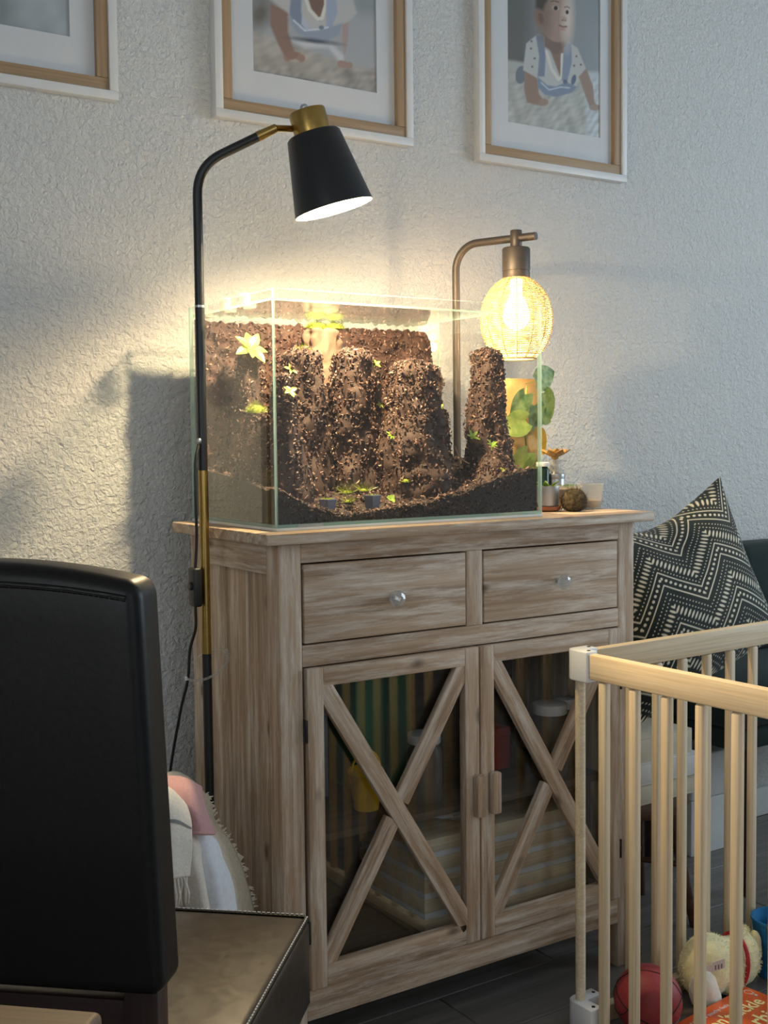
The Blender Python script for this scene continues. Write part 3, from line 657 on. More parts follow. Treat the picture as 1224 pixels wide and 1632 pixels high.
for _ in range(4200):
    u, v = rng.uniform(), rng.uniform(); p = Vector(bdf(u, v)); pts.append((p + Vector((0, -.001, 0)), (rng.uniform(-.5, .5), -1, rng.uniform(-.3, .6))))
chips('bark_chips', pts, e, (.0032, .0075), 1.15)
soil_column('broad soil column with rounded top left of the driftwood in the terrarium', .210, .238, 1.02, 1.302, .056, .034, n=1300, seed=1)
soil_column('lumpy soil column directly below the driftwood in the terrarium', .312, .228, 1.02, 1.304, .062, .040, n=1500, seed=2)
soil_column('short knobbly soil stump between the two middle columns', .372, .275, 1.02, 1.285, .040, .026, n=500, seed=9)
soil_column('thick front soil column in the middle of the terrarium', .408, .160, 1.01, 1.280, .084, .043, n=1900, seed=3, pw=1.15)
soil_column('tall slim soil column at the right of the terrarium', .592, .160, 1.02, 1.308, .054, .029, lean=(.003, 0), n=1700, seed=4, pw=1.25)
soil_column('pale-topped soil column in the far right corner of the terrarium', .566, .335, 1.02, 1.285, .042, .030, n=800, seed=5)
soil_column('low soil stump at the foot of the slim right column', .525, .245, 1.02, 1.190, .036, .026, n=450, seed=12)
soil_column('mossy soil column against the left pane beside the lamp pole', .090, .205, 1.00, 1.178, .060, .018, n=800, seed=6, pw=.95)
soil_column('slender soil column under the lime-leaved plant', .125, .310, 1.02, 1.292, .046, .020, n=700, seed=7)
soil_column('soil slope at the front left corner of the terrarium', .118, .150, .99, 1.245, .046, .016, n=900, seed=8, pw=.8)
soil_column('heaped soil foot in front of the slim right column', .572, .112, 1.0, 1.095, .070, .030, n=1000, seed=10, pw=.9)
# driftwood under the moss
e = thing('driftwood_chunk', 'pale driftwood chunk standing against the soil backdrop', 'driftwood', (.318, .335, 1.2), group=None)
def dw(u, v):
    a = u*2*PI; z = 1.215 + .142*v; r = .037*(1.1 - .2*v)*(1 if v < .93 else math.sqrt(max(0, 1 - ((v-.93)/.07)**2)) + .02)
    d = 1 + .45*nz(math.cos(a)*2, math.sin(a)*2, z*22) + .25*nz(math.cos(a)*5, math.sin(a)*5, z*60); return (.320 + r*d*math.cos(a) - .012*v, .335 + r*.7*d*math.sin(a), z)
MB().grid(40, 44, dw, cu=True).build('wood_body', M['driftwood'], e, smooth=180)
MB().grid(16, 20, lambda u, v: (.352 + (.009 - .004*v)*math.cos(u*2*PI)*(1 if v < .95 else .3) - .02*v, .330 + .008*math.sin(u*2*PI), 1.2 + .11*v), cu=True).build('side_branch', M['driftwood'], e, smooth=180)
def moss_tuft(label, c, r, h, nb, matn='moss', blade=.010):
    e = thing('moss_cushion', label, 'moss', c, group=None); m = MB()
    m.grid(20, 8, lambda u, v: (c[0] + r[0]*math.cos(u*2*PI)*math.cos(v*PI/2)*(1 + .2*nz(u*9, v*3, c[0]*50)), c[1] + r[1]*math.sin(u*2*PI)*math.cos(v*PI/2), c[2] + h*math.sin(v*PI/2)), cu=True).build('cushion', M[matn], e, smooth=180)
    b = MB()
    for _ in range(nb):
        a = rng.uniform(0, 2*PI); q = rng.uniform(.05, 1)*PI/2; n = Vector((math.cos(a)*math.cos(q), math.sin(a)*math.cos(q), math.sin(q)))
        p = Vector((c[0] + r[0]*n.x, c[1] + r[1]*n.y, c[2] + h*n.z)); d = (n + Vector(rng.uniform(-.5, .5, 3)) + Vector((0, 0, .3))).normalized()*blade*rng.uniform(.5, 1.2); s = d.orthogonal().normalized()*.0007
        b.add([p - s, p + s, p + d], [(0, 1, 2)])
    o = b.build('moss_blades', M['moss_blade'] if matn == 'moss' else M[matn], e); o['kind'] = 'stuff'; return e
moss_tuft('golden moss cushion crowning the driftwood, left tuft', (.296, .335, 1.352), (.022, .016), .013, 260)
moss_tuft('golden moss cushion crowning the driftwood, right tuft', (.338, .338, 1.354), (.018, .014), .012, 220)
moss_tuft('green moss cap on the left soil column beside the lamp pole', (.088, .205, 1.178), (.017, .016), .016, 240)
moss_tuft('small moss patch on top of the broad left column', (.212, .236, 1.299), (.016, .013), .006, 120)
moss_tuft('tall grassy moss at the left of the little cave', (.232, .120, 1.028), (.010, .008), .006, 90, blade=.022)
moss_tuft('tall grassy moss at the right of the little cave', (.272, .125, 1.030), (.010, .008), .006, 90, blade=.022)
moss_tuft('grassy green tuft in front of the little cave', (.222, .100, 1.012), (.009, .007), .005, 80, blade=.018)
moss_tuft('small gold moss tuft at the foot of the thick front column', (.352, .105, 1.045), (.009, .008), .007, 60)
def leaf_mesh(L, w, curl=.25, tip=1.0, heart=0.0, nu=7, nv=9):
    m = MB()
    def fn(u, v):
        t = v; wd = w*math.sin(PI*min(1, (t*.94 + .06))**(.75 if heart else .9))**(.8)*(1 - .15*t); x = (u - .5)*2*wd
        y = L*t - (heart*L*.16*(abs(u-.5)*2)**1.5*(1-t)**2); return (x, y, -curl*L*t*t + .18*abs(u-.5)*2*w*(1-.5*t))
    m.grid(nu, nv, fn); return m
def rosette(name, label, c, n, L, w, matn, up=.6, cat='plant', stem=0.0, group=None, lean=.85):
    if n != 7: L *= .8; w *= .9
    e = thing(name, label, cat, c, group=group); me = None
    for k in range(n):
        a = 2*PI*k/n + rng.uniform(-.25, .25); el = up + rng.uniform(-.25, .25); sc = rng.uniform(.8, 1.15)
        mt = Matrix.Translation((c[0], c[1], c[2] + stem)) @ Matrix.Rotation(lean, 4, 'X') @ Matrix.Rotation(a, 4, 'Z') @ Matrix.Rotation(el, 4, 'X') @ Matrix.Scale(sc, 4)
        if me is None: o = leaf_mesh(L, w).build('leaf', M[matn], e, smooth=180, frame=mt); me = o.data
        else: link('leaf', me, e, False, mt)
    MB().tube([(c[0], c[1], c[2] - .004), (c[0], c[1], c[2] + stem + .001)], .0012, 6).build('stem', M['leaf_green'], e, smooth=60); return e
rosette('seedling', 'lime-yellow leafy plant at the top left of the terrarium', (.124, .292, 1.297), 7, .036, .010, 'leaf_lime', .35, stem=.008)
rosette('seedling', 'lime rosette straddling the front left edge of the tank', (.112, .118, 1.213), 6, .020, .005, 'leaf_lime', .3, stem=.003)
rosette('seedling', 'light green sprig on the left shoulder of the broad column', (.172, .222, 1.262), 5, .018, .004, 'leaf_lime', .4)
rosette('seedling', 'small green sprout on the shoulder of the lumpy column', (.350, .200, 1.275), 5, .014, .0035, 'leaf_green', .5)
rosette('seedling', 'tiny lime sprout high on the gap beside the lumpy column', (.362, .205, 1.195), 5, .012, .0032, 'leaf_lime', .2)
rosette('seedling', 'star-shaped green seedling left of the thick front column', (.345, .140, 1.135), 8, .015, .0028, 'leaf_green', .3)
rosette('seedling', 'pale yellow sprout on the pale-topped far right column', (.545, .300, 1.260), 5, .018, .006, 'leaf_lime', .5)
rosette('seedling', 'lime sprout below the pale-topped far right column', (.520, .225, 1.192), 6, .016, .004, 'leaf_lime', .4)
rosette('seedling', 'green sprig at the left flank of the slim right column', (.535, .135, 1.130), 5, .022, .004, 'leaf_green', .5)
rosette('seedling', 'ferny green sprig on the front of the slim right column', (.548, .088, 1.108), 8, .018, .003, 'leaf_green', .5, stem=.006)
rosette('seedling', 'small pale seedling on the soil foot at the right', (.560, .068, 1.064), 6, .012, .003, 'leaf_lime', .4)
rosette('seedling', 'yellow-green sprout on the left column inside the side pane', (.098, .165, 1.150), 4, .010, .003, 'leaf_lime', .5)
rosette('seedling', 'round-leaved green seedling right of the blue pot', (.300, .078, 1.016), 6, .014, .006, 'leaf_green', .4)
def nursery_pot(label, x, y, z, s=.016, h=.030):
    e = thing('nursery_pot', label, 'pot', (x, y, z), group=None)
    m = MB(); r0, r1 = s*.72, s
    m.lathe([(r0, 0), (r1, h), (r1*1.06, h), (r1*1.06, h + .003), (r1*.94, h + .003), (r1*.9, h*.85)], 4, mtx=Matrix.Translation((x, y, z)) @ Matrix.Rotation(PI/4 + .25, 4, 'Z')).build('pot', M['blue_pot'], e, bevel=.0008, seg=1)
    b = MB()
    for _ in range(60):
        p = Vector((x + rng.uniform(-.6, .6)*s, y + rng.uniform(-.6, .6)*s, z + h*.9)); d = Vector((rng.uniform(-.4, .4), rng.uniform(-.4, .4), 1)).normalized()*rng.uniform(.004, .009); q = Vector((.0012, 0, 0)); b.add([p - q, p + q, p + d + q*.7, p + d - q*.7], [(0, 1, 2, 3)])
    b.build('sprouts', M['leaf_lime'], e)['kind'] = 'stuff'
nursery_pot('blue-grey square pot of lime sprouts at the front of the terrarium', .262, .082, .992)
nursery_pot('blue-grey square pot half sunk in the front left corner soil', .165, .080, .990, .016, .028)
e = thing('curved_twig', 'pale curved twig leaning on the slim right column', 'twig', (.495, .12, 1.07), group=None)
MB().tube(bez([(.478, .115, 1.112), (.484, .112, 1.095), (.496, .110, 1.083), (.508, .108, 1.077)]), [.0016]*24 + [.001], 7).build('twig', M['driftwood'], e, smooth=60)
MB().tube([(.490, .1105, 1.089), (.487, .108, 1.083), (.486, .106, 1.078)], .0008, 5).build('side_shoot', M['driftwood'], e, smooth=60)

# ================================================================ floor lamp
FL = thing('floor_lamp', 'black and brass floor lamp with tilted cone shade over the terrarium', 'floor lamp', (-.021, .205, 0))
PX, PYL = -.021, .205
MB().lathe([(.098, 0), (.100, .003), (.100, .012), (.096, .015), (.02, .016), (.012, .03)], 48, (PX, PYL, 0)).build('base', M['black_metal'], FL, smooth=40)
MB().tube([(PX, PYL, .02), (PX, PYL, .742)], .0085, 20).build('pole_lower', M['black_metal'], FL, smooth=40)
MB().tube([(PX, PYL, .742), (PX, PYL, 1.075)], .0088, 20).build('pole_sleeve', M['brass'], FL, smooth=40)['label'] = 'brass section of the lamp pole'
MB().tube([(PX, PYL, 1.0751), (PX, PYL, 1.366)], .0085, 20).build('pole_middle', M['black_metal'], FL, smooth=40)
MB().tube([(PX, PYL, 1.366), (PX, PYL, 1.370)], .0087, 20).build('pole_joint_ring', M['steel'], FL, smooth=40)
AE = Vector((.108, .130, 1.686)); EL = Vector((PX, PYL, 1.615)); d2 = (AE - EL).normalized()
arc = [EL + Vector((0, 0, -.05))*(1-t)**2*1.0 + d2*.05*t**2 for t in np.linspace(0, 1, 10)]
MB().tube([(PX, PYL, 1.3701)] + [tuple(p) for p in arc] + [tuple(AE - d2*.045)], .0085, 20).build('pole_upper', M['black_metal'], FL, smooth=60)
MB().tube([AE - d2*.045, AE - d2*.008], [.0095, .0075], 14).build('arm_ferrule', M['brass'], FL, smooth=40)
SA = Vector((.259, -.098, -1)).normalized()          # shade axis, pointing down out of the shade
ST = Vector((.1690, .120, 1.676)); ztmp = -SA
fr = Matrix.Translation(ST) @ ztmp.to_track_quat('Z', 'Y').to_matrix().to_4x4()
HS = .136; RT, RB = .049, .073
sh = MB().lathe([(.004, .001), (RT - .004, .001), (RT, -.003), (RB, -HS)], 64, mtx=fr, cap1=False).build('shade', M['black_metal'], FL, smooth=35)
si = MB().lathe([(.020, -.004), (RT - .003, -.006), (RB - .0015, -HS), (RB, -HS)], 64, mtx=fr, cap0=True, cap1=False).build('shade_lining', M['shade_in'], FL, smooth=35)
MB().lathe([(.0335, .0015), (.0335, .040), (.0320, .043), (.004, .0435)], 40, mtx=fr).build('shade_cap', M['brass'], FL, smooth=30)
MB().lathe([(.005, .0437), (.0060, .047), (.0080, .050), (.0075, .055), (.004, .058)], 14, mtx=fr @ Matrix.Translation((-.012, .0, 0))).build('finial', M['steel'], FL, smooth=60)
KJ = Vector(fr @ Vector((-.040, 0, .020)))
MB().tube([AE - d2*.010, KJ], .006, 10).build('swivel_arm', M['brass'], FL, smooth=60)
MB().lathe([(.004, -.008), (.009, -.006), (.009, .006), (.004, .008)], 16, mtx=Matrix.Translation(KJ) @ Matrix.Rotation(PI/2, 4, 'X')).build('swivel_knuckle', M['brass'], FL, smooth=40)
B1 = ST + SA*(HS - .045)
MB().lathe([(.014, .085), (.014, .045), (.020, .036), (.0285, .014), (.030, 0), (.026, -.014), (.015, -.025), (.002, -.029)], 24, mtx=Matrix.Translation(B1) @ ztmp.to_track_quat('Z', 'Y').to_matrix().to_4x4()).build('light_bulb', M['bulb'], FL, smooth=60)
def bulb_light(name, loc, r, power, parent):
    l = bpy.data.lights.new(name, 'POINT'); l.energy = power; l.color = WARM; l.shadow_soft_size = r; l.use_soft_falloff = True
    o = bpy.data.objects.new(name, l); COL.objects.link(o); o.parent = parent; o.matrix_basis = WM[parent].inverted() @ Matrix.Translation(loc)
bulb_light('bulb_light', B1 + SA*.036, .012, 10.0, FL)
sl = bpy.data.lights.new('reflector_beam', 'SPOT'); sl.energy = 54.0; sl.color = WARM; sl.spot_size = math.radians(172); sl.spot_blend = 0.7; sl.shadow_soft_size = .02   # the reflector bulb throws most of its light down the shade
so = bpy.data.objects.new('reflector_beam', sl); COL.objects.link(so); so.parent = FL
so.matrix_basis = WM[FL].inverted() @ Matrix.Translation(B1 + SA*.036) @ ztmp.to_track_quat('Z', 'Y').to_matrix().to_4x4()
# inline switch and cord
cord = bez([(-.033, .196, 1.12), (-.043, .188, 1.09), (-.045, .186, 1.02), (-.042, .192, .96), (-.044, .196, .90)], 6)
MB().tube(cord, .0028, 8).build('power_cord', M['black_plastic'], FL, smooth=60)
MB().tube(bez([(-.044, .199, .832), (-.042, .205, .79), (-.046, .222, .75), (-.044, .240, .69), (-.046, .27, .63), (-.046, .327, .50), (-.05, .38, .30), (-.06, .42, .08), (-.09, .44, .006), (-.25, .46, .004)], 6), .0028, 8).build('power_cord', M['black_plastic'], FL, smooth=60)
bx('cord_switch', (-.052, .184, .831), (-.036, .212, .901), M['black_plastic'], FL, bevel=.004, seg=3)
MB().lathe([(.0075, 0), (.0075, .003), (.006, .0045)], 20, mtx=Matrix.Translation((-.052, .198, .868)) @ Matrix.Rotation(-PI/2, 4, 'Y')).build('switch_dial', M['black_plastic'], FL, smooth=40)
MB().lathe([(.002, 0), (.004, .002), (.0045, .008), (.002, .011)], 12, (PX - .009, PYL - .006, 1.122)).build('cord_grommet', M['steel'], FL, smooth=60)
e = thing('cable_tie', 'clear plastic cable tie looped round the lamp pole from the cabinet side', 'cable tie', (.0, .21, .73))
lp = [(-.0055 + .0395*math.cos(a) - .008*math.sin(a), .2375 - .003*math.cos(a) - .050*math.sin(a), .7135 + .0195*math.cos(a) - .008*math.sin(a)) for a in np.linspace(0, 2*PI, 40, endpoint=False)]
MB().tube(lp, .0024, 6, closed=True).build('loop', M['clear_plastic'], e, smooth=60)
MB().lathe([(.0075, 0), (.0075, .002), (.004, .003), (.003, .007)], 14, mtx=Matrix.Translation((.0338, .233, .733)) @ Matrix.Rotation(-PI/2, 4, 'Y')).build('hook_pad', M['clear_plastic'], e, smooth=40)
MB().box((-.0490, .2360, .690), (-.0425, .2430, .697)).build('tie_head', M['white_plastic'], e, bevel=.001)

# ================================================================ table lamp with rattan globe
TL = thing('table_lamp', 'bronze arched table lamp with glowing rattan globe shade', 'table lamp', (.700, .345, .9704))
PX2, PY2 = .6780, .375; AD = Vector((.057, -.140, 0)).normalized(); GC = Vector((.7345, .2345, 1.3815)); ZA = 1.5555
bx('base', (.655, .290, .9706), (.765, .395, .9826), M['bronze'], TL, bevel=.003)
rb = .055; pb = Vector((PX2, PY2, ZA - rb))
arc = [pb + AD*rb*(1 - math.cos(a)) + Vector((0, 0, rb*math.sin(a))) for a in np.linspace(0, PI/2, 12)]
MB().tube([(PX2, PY2, .982)] + [tuple(p) for p in arc] + [tuple(Vector((GC.x, GC.y, ZA)) + AD*.048)], .0084, 18).build('arm', M['bronze'], TL, smooth=50)
MB().lathe([(.012, 0), (.0125, .001), (.0125, .037), (.0118, .038)], 28, (GC.x, GC.y, ZA - .021)).build('coupling', M['bronze'], TL, smooth=40)
MB().lathe([(.029, -.064), (.0295, -.063), (.0295, -.052), (.0288, -.0515), (.0288, -.0495), (.0300, -.049), (.0300, -.003), (.028, 0), (.004, .0005)], 40, (GC.x, GC.y, ZA - .0205)).build('socket_cap', M['bronze'], TL, smooth=40)
GRX, GZ0, GZ1 = .0775, -.082, .090      # globe: half width, bottom and top about its centre
def gr(z):
    q = z/.094 if z > 0 else z/.098
    return GRX*math.sqrt(max(0, 1 - q*q))
wv = MB(); nr = 46; NRIB = 14
for k in range(nr):
    z = GZ0 + .012 + (GZ1 - GZ0 - .012)*k/(nr-1); r = gr(z)
    pts_ = [(GC.x + (r + .0010*math.cos(a*NRIB/2*2*.5*2 + k*PI))*math.cos(a), GC.y + (r + .0010*math.cos(a*NRIB + k*PI))*math.sin(a), GC.z + z + .0006*math.sin(a*5 + k)) for a in np.linspace(0, 2*PI, 84, endpoint=False)]
    wv.tube(pts_, .00120, 5, closed=True)
shade2 = wv.build('rattan_shade', M['rattan'], TL, smooth=60); shade2['label'] = 'woven rattan globe shade lit from inside'; shade2['kind'] = 'stuff'
for k in range(NRIB):
    a = 2*PI*k/NRIB; zz = np.linspace(GZ0, GZ1, 22)
    MB().tube([(GC.x + (gr(z) + .0004)*math.cos(a), GC.y + (gr(z) + .0004)*math.sin(a), GC.z + z) for z in zz], .0013, 5).build('rib', M['rattan'], shade2, smooth=60)
for z, r_ in ((GZ0 - .001, .0026), (GZ0 + .008, .0016), (GZ1, .0022)):
    MB().tube([(GC.x + gr(z)*math.cos(a), GC.y + gr(z)*math.sin(a), GC.z + z) for a in np.linspace(0, 2*PI, 64, endpoint=False)], r_, 8, closed=True).build('rim_ring', M['rattan'], shade2, smooth=60)
B2 = GC + Vector((0, 0, .006))
MB().lathe([(.013, .080), (.013, .045), (.019, .036), (.0275, .014), (.029, 0), (.025, -.014), (.014, -.025), (.002, -.029)], 24, B2).build('light_bulb', M['bulb'], TL, smooth=60)
bulb_light('bulb_light', GC + Vector((0, 0, -.036)), .012, 3.6, TL)

# ================================================================ small things right of the tank
ZT = .9706
e = thing('plant_pot', 'satin silver pot of succulent on a terracotta saucer beside the tank', 'plant pot', (.7555, .160, ZT), group=None)
MB().lathe([(.022, 0), (.027, .003), (.0285, .008), (.0285, .0105), (.0255, .0105), (.024, .006)], 32, (.7555, .160, ZT)).build('saucer', M['terracotta'], e, smooth=40)
MB().lathe([(.020, .0107), (.0235, .012), (.0265, .052), (.0275, .052), (.0275, .054), (.0255, .054), (.0245, .048)], 36, (.7555, .160, ZT)).build('pot', M['pot_silver'], e, smooth=40)
MB().lathe([(.0238, .0455), (.0238, .0475)], 24, (.7555, .160, ZT)).build('potting_soil', M['moss_dark'], e)
me = None
for k in range(9):
    a = 2*PI*k/9 + .3; mt = Matrix.Translation((.7555 + .004*math.cos(a), .160 + .004*math.sin(a), ZT + .047)) @ Matrix.Rotation(a - PI/2, 4, 'Z') @ Matrix.Rotation(.75 if k % 2 else .35, 4, 'X')
    if me is None: o = leaf_mesh(.028, .006, .1).build('leaf', M['leaf_green'], e, smooth=180, frame=mt, solid=.002); me = o.data
    else: link('leaf', me, e, False, mt, .002)
e = thing('moss_ball', 'round dark brown moss ball at the front of the cabinet top', 'moss ball', (.789, .112, ZT), group=None)
m = MB().grid(40, 24, lambda u, v: (lambda a, b, r: (.789 + r*math.cos(a)*math.cos(b), .112 + r*math.sin(a)*math.cos(b), ZT + max(.0002, .0225 + r*.95*math.sin(b))))(u*2*PI, (v-.5)*PI, .0262*(1 + .14*nz(math.cos(u*2*PI)*math.cos((v-.5)*PI)*3, math.sin(u*2*PI)*math.cos((v-.5)*PI)*3, math.sin((v-.5)*PI)*3, 1.5))), cu=True)
m.build('ball_core', M['moss_dark'], e, smooth=180)
b = MB()
for _ in range(900):
    n = Vector(rng.normal(size=3)).normalized()
    if n.z < -.75: continue
    p = Vector((.789, .112, ZT + .0225)) + n*.0258; d = (n*.5 + Vector(rng.normal(size=3))*.8).normalized()*rng.uniform(.003, .008); s_ = d.cross(n).normalized()*.0006
    q = p + d
    if q.z < ZT + .0005: continue
    b.add([p - s_, p + s_, p + d + n*.0015], [(0, 1, 2)])
b.build('moss_fibres', M['moss_dark'], e)['kind'] = 'stuff'
def plastic_cup(label, x, y, r, h, fill, fm, sprout=False):
    e = thing('plastic_cup', label, 'cup', (x, y, ZT), group=None)
    MB().lathe([(r*.74, 0), (r*.76, .001), (r*.96, h - .003), (r*1.04, h - .002), (r*1.04, h), (r*.95, h), (r*.93, h - .004), (r*.73, .002)], 36, (x, y, ZT), cap1=False).build('cup', M['clear_plastic'], e, smooth=40)
    MB().lathe([(r*.70, .0025), (r*(.72 + .2*fill/h), fill), (r*.3, fill + .003)], 28, (x, y, ZT)).build('filling', fm, e, smooth=60)
    if sprout:
        b = MB()
        for _ in range(40):
            p = Vector((x + rng.uniform(-.6, .6)*r, y + rng.uniform(-.6, .6)*r, ZT + fill)); d = Vector((rng.uniform(-.5, .5), rng.uniform(-.5, .5), .9)).normalized()*rng.uniform(.006, .012); q = Vector((.0018, .001, 0)); b.add([p - q, p + q, p + d + q, p + d - q], [(0, 1, 2, 3)])
        b.build('sprouts', M['leaf_green'], e)['kind'] = 'stuff'
M['sandy'] = plain('sandy_substrate', lin(206, 176, 138), 0.9, var=0.25, scale=120)
plastic_cup('clear plastic cup of green sprouts behind the moss ball', .826, .172, .0325, .053, .045, M['sandy'], True)
plastic_cup('half-filled clear plastic cup at the right end of the cabinet top', .885, .168, .0325, .055, .018, M['sandy'])
e = thing('steel_tin', 'brushed steel tin under the glass vase', 'tin', (.868, .262, ZT), group=None)
MB().lathe([(.0205, 0), (.022, .001), (.022, .070), (.0215, .0705)], 36, (.868, .262, ZT)).build('tin_body', M['steel'], e, smooth=40)
MB().lathe([(.0224, .064), (.0226, .0645), (.0226, .0745), (.0215, .0755)], 36, (.868, .262, ZT)).build('tin_lid', M['steel'], e, smooth=40)
zv = ZT + .076
e = thing('bud_vase', 'small clear glass vase standing on the steel tin', 'vase', (.868, .262, zv), group=None)
MB().lathe([(.019, 0), (.0205, .002), (.0195, .006), (.014, .012), (.0125, .02), (.0145, .028), (.0155, .030), (.0142, .030), (.0115, .02), (.013, .012), (.018, .004)], 32, (.868, .262, zv), cap1=False).build('vase_glass', M['clear_plastic'], e, smooth=60)
MB().lathe([(.010, .004), (.0095, .02), (.004, .022)], 20, (.868, .262, zv)).build('water_beads', M['glass'], e, smooth=60)
e = thing('carved_flower', 'tan carved wooden lotus flower resting on the glass vase', 'flower', (.868, .262, zv + .031), group=None)
me = None
for ring, (n, el, L, w) in enumerate(((7, .35, .036, .0125), (5, .85, .024, .010))):
    me = None
    for k in range(n):
        a = 2*PI*k/n + ring*.5; mt = Matrix.Translation((.868 + .003*math.cos(a), .262 + .003*math.sin(a), zv + .036)) @ Matrix.Rotation(a - PI/2, 4, 'Z') @ Matrix.Rotation(el, 4, 'X')
        if me is None: o = leaf_mesh(L, w, -.15).build('petal', M['petal'], e, smooth=180, frame=mt, solid=.0018); me = o.data
        else: link('petal', me, e, False, mt, .0018)
MB().lathe([(.003, 0), (.008, .003), (.009, .010), (.004, .016)], 16, (.868, .262, zv + .0305)).build('flower_heart', M['petal'], e, smooth=60)
e = thing('glass_bottle', 'dark green bottle between the tank and the steel tin', 'bottle', (.832, .262, ZT), group=None)
MB().lathe([(.0135, 0), (.0145, .002), (.0145, .085), (.010, .092)], 24, (.832, .262, ZT)).build('bottle_body', M['darkgreen_gl'], e, smooth=40)
MB().lathe([(.0148, .0925), (.0150, .093), (.0150, .101), (.014, .102)], 24, (.832, .262, ZT)).build('bottle_cap', M['white_plastic'], e, smooth=40)
e = thing('glass_bottle', 'dark bottle with pale ball stopper behind the steel tin', 'bottle', (.893, .290, ZT), group=None)
MB().lathe([(.0125, 0), (.0135, .002), (.0135, .072), (.006, .082), (.005, .092)], 24, (.893, .290, ZT)).build('bottle_body', M['darkgreen_gl'], e, smooth=40)
MB().lathe([(.003, .0925), (.006, .096), (.0065, .100), (.004, .105)], 16, (.893, .290, ZT)).build('ball_stopper', M['white_plastic'], e, smooth=60)
e = thing('cork_board', 'upright cork slab behind the leafy plant', 'board', (.835, .335, ZT), group=None)
MB().box((.768, .330, ZT), (.888, .342, 1.262)).build('cork_slab', M['cork'], e, bevel=.003, smooth=40)
bx('foot', (.775, .322, ZT), (.881, .3295, ZT + .012), M['cork'], e, bevel=.001)
e = thing('climbing_plant', 'heart-leaved climbing plant growing up the cork slab', 'plant', (.855, .318, ZT), group=None)
MB().tube(bez([(.827, .319, ZT + .001), (.822, .318, 1.04), (.830, .317, 1.10), (.824, .316, 1.17), (.832, .316, 1.245)], 6), .002, 7).build('vine', M['leaf_mid'], e, smooth=60)
for (x, z, L, w, ro, tl, mt_) in ((.872, 1.255, .052, .020, -1.25, .15, 'leaf_deep'), (.895, 1.228, .050, .017, -2.5, .2, 'leaf_mid'), (.840, 1.225, .046, .018, 2.7, .15, 'leaf_deep'), (.868, 1.200, .048, .019, -2.75, .2, 'leaf_deep'),
                              (.842, 1.165, .046, .021, 1.85, .25, 'leaf_mid'), (.862, 1.135, .044, .021, -2.35, .1, 'leaf_yellow'), (.848, 1.095, .042, .020, 2.5, .25, 'leaf_mid'), (.862, 1.075, .04, .017, 3.0, .2, 'leaf_mid'), (.885, 1.185, .040, .014, -2.0, .3, 'leaf_mid')):
    x -= .028; L *= 1.5; w *= 1.55
    R_ = Matrix.Translation((x, .300 - .004*tl, z)) @ Matrix.Rotation(ro, 4, 'Y').inverted() @ Matrix.Rotation(PI/2 + .0, 4, 'X') @ Matrix.Rotation(-tl, 4, 'X')
    lf = leaf_mesh(L, w, .12, heart=1.0, nu=9, nv=11).build('leaf', M[mt_], e, smooth=180, frame=R_)
    if mt_ == 'leaf_yellow': lf['label'] = 'yellowed leaf'
    MB().tube([(.827, .3165, z - .006), (x, .3005, z)], .0009, 5).build('leaf_stalk', M['leaf_mid'], e, smooth=60)

# ================================================================ playpen
PP = thing('wooden_playpen', 'pale wooden playpen fence with white plastic corner joints', 'playpen', (.575, -.13, 0))
fd = Vector((.9994, .035, 0)); nd = Vector((.030, -.9996, 0)); c0 = Vector((.575, -.13, 0)); up = Vector((0, 0, 1))
RT_, RB_ = .731, .684; zc = (RT_ + RB_)/2
def rails(dv, L, nrm):
    board('top_rail', c0 + dv*.038 + up*zc, c0 + dv*L + up*zc, RT_ - RB_, .021, M['pine'], PP, nrm=nrm, bevel=.004)
    board('bottom_rail', c0 + dv*.050 + up*.018, c0 + dv*L + up*.018, .034, .021, M['pine'], PP, nrm=nrm, bevel=.004)
rails(nd, .98, (-1, 0, 0)); rails(fd, 1.25, (0, -1, 0))
sm = None
for dv, n0, n1 in ((nd, 1, 13), (fd, 1, 17)):
    for k in range(n0, n1):
        p = c0 + dv*(.0740*k - .004); fr_ = Matrix.Translation(p + up*.3595) @ Matrix((dv.cross(up), dv, up)).transposed().to_4x4() @ Matrix.Rotation(PI/2, 4, 'Y')
        if sm is None: o = MB().box((-.3245, -.0095, -.008), (.3245, .0095, .008)).build('slat', M['pine'], PP, bevel=.005, seg=3, smooth=50, frame=fr_); sm = o.data
        else: link('slat', sm, PP, False, fr_)
MB().tube([(c0.x + .004, c0.y - .004, .060), (c0.x + .004, c0.y - .004, .690)], .0095, 18).build('corner_post', M['pine'], PP, smooth=50)
def joint(z0, z1, nm, J):
    m = MB()
    # outline in (far, -near) coordinates, so the L hugs both rails
    ring = [c0 + fd*a - nd*b for a, b in [(-.016, -J), (.013, -J), (.013, -.016), (.016, -.013), (J, -.013), (J, .016), (.002, .016), (-.008, .013), (-.014, .005), (-.016, -.004)]]
    n = len(ring); v = [p + up*z0 for p in ring] + [p + up*z1 for p in ring]
    m.add(v, [tuple(range(n))[::-1], tuple(range(n, 2*n))] + [(i, (i+1) % n, n + (i+1) % n, n + i) for i in range(n)])
    o = m.build(nm, M['white_plastic'], PP, bevel=.004, seg=3, smooth=40)
    for dv in (nd, fd):
        p = c0 + dv*(J - .010) + up*(z1 + .0002); MB().lathe([(.0035, 0), (.0035, .0008), (.001, .0012)], 12, p).build('screw', M['black_metal'], o, smooth=40)
joint(.678, .735, 'corner_joint', .040); joint(0, .066, 'corner_joint', .052)

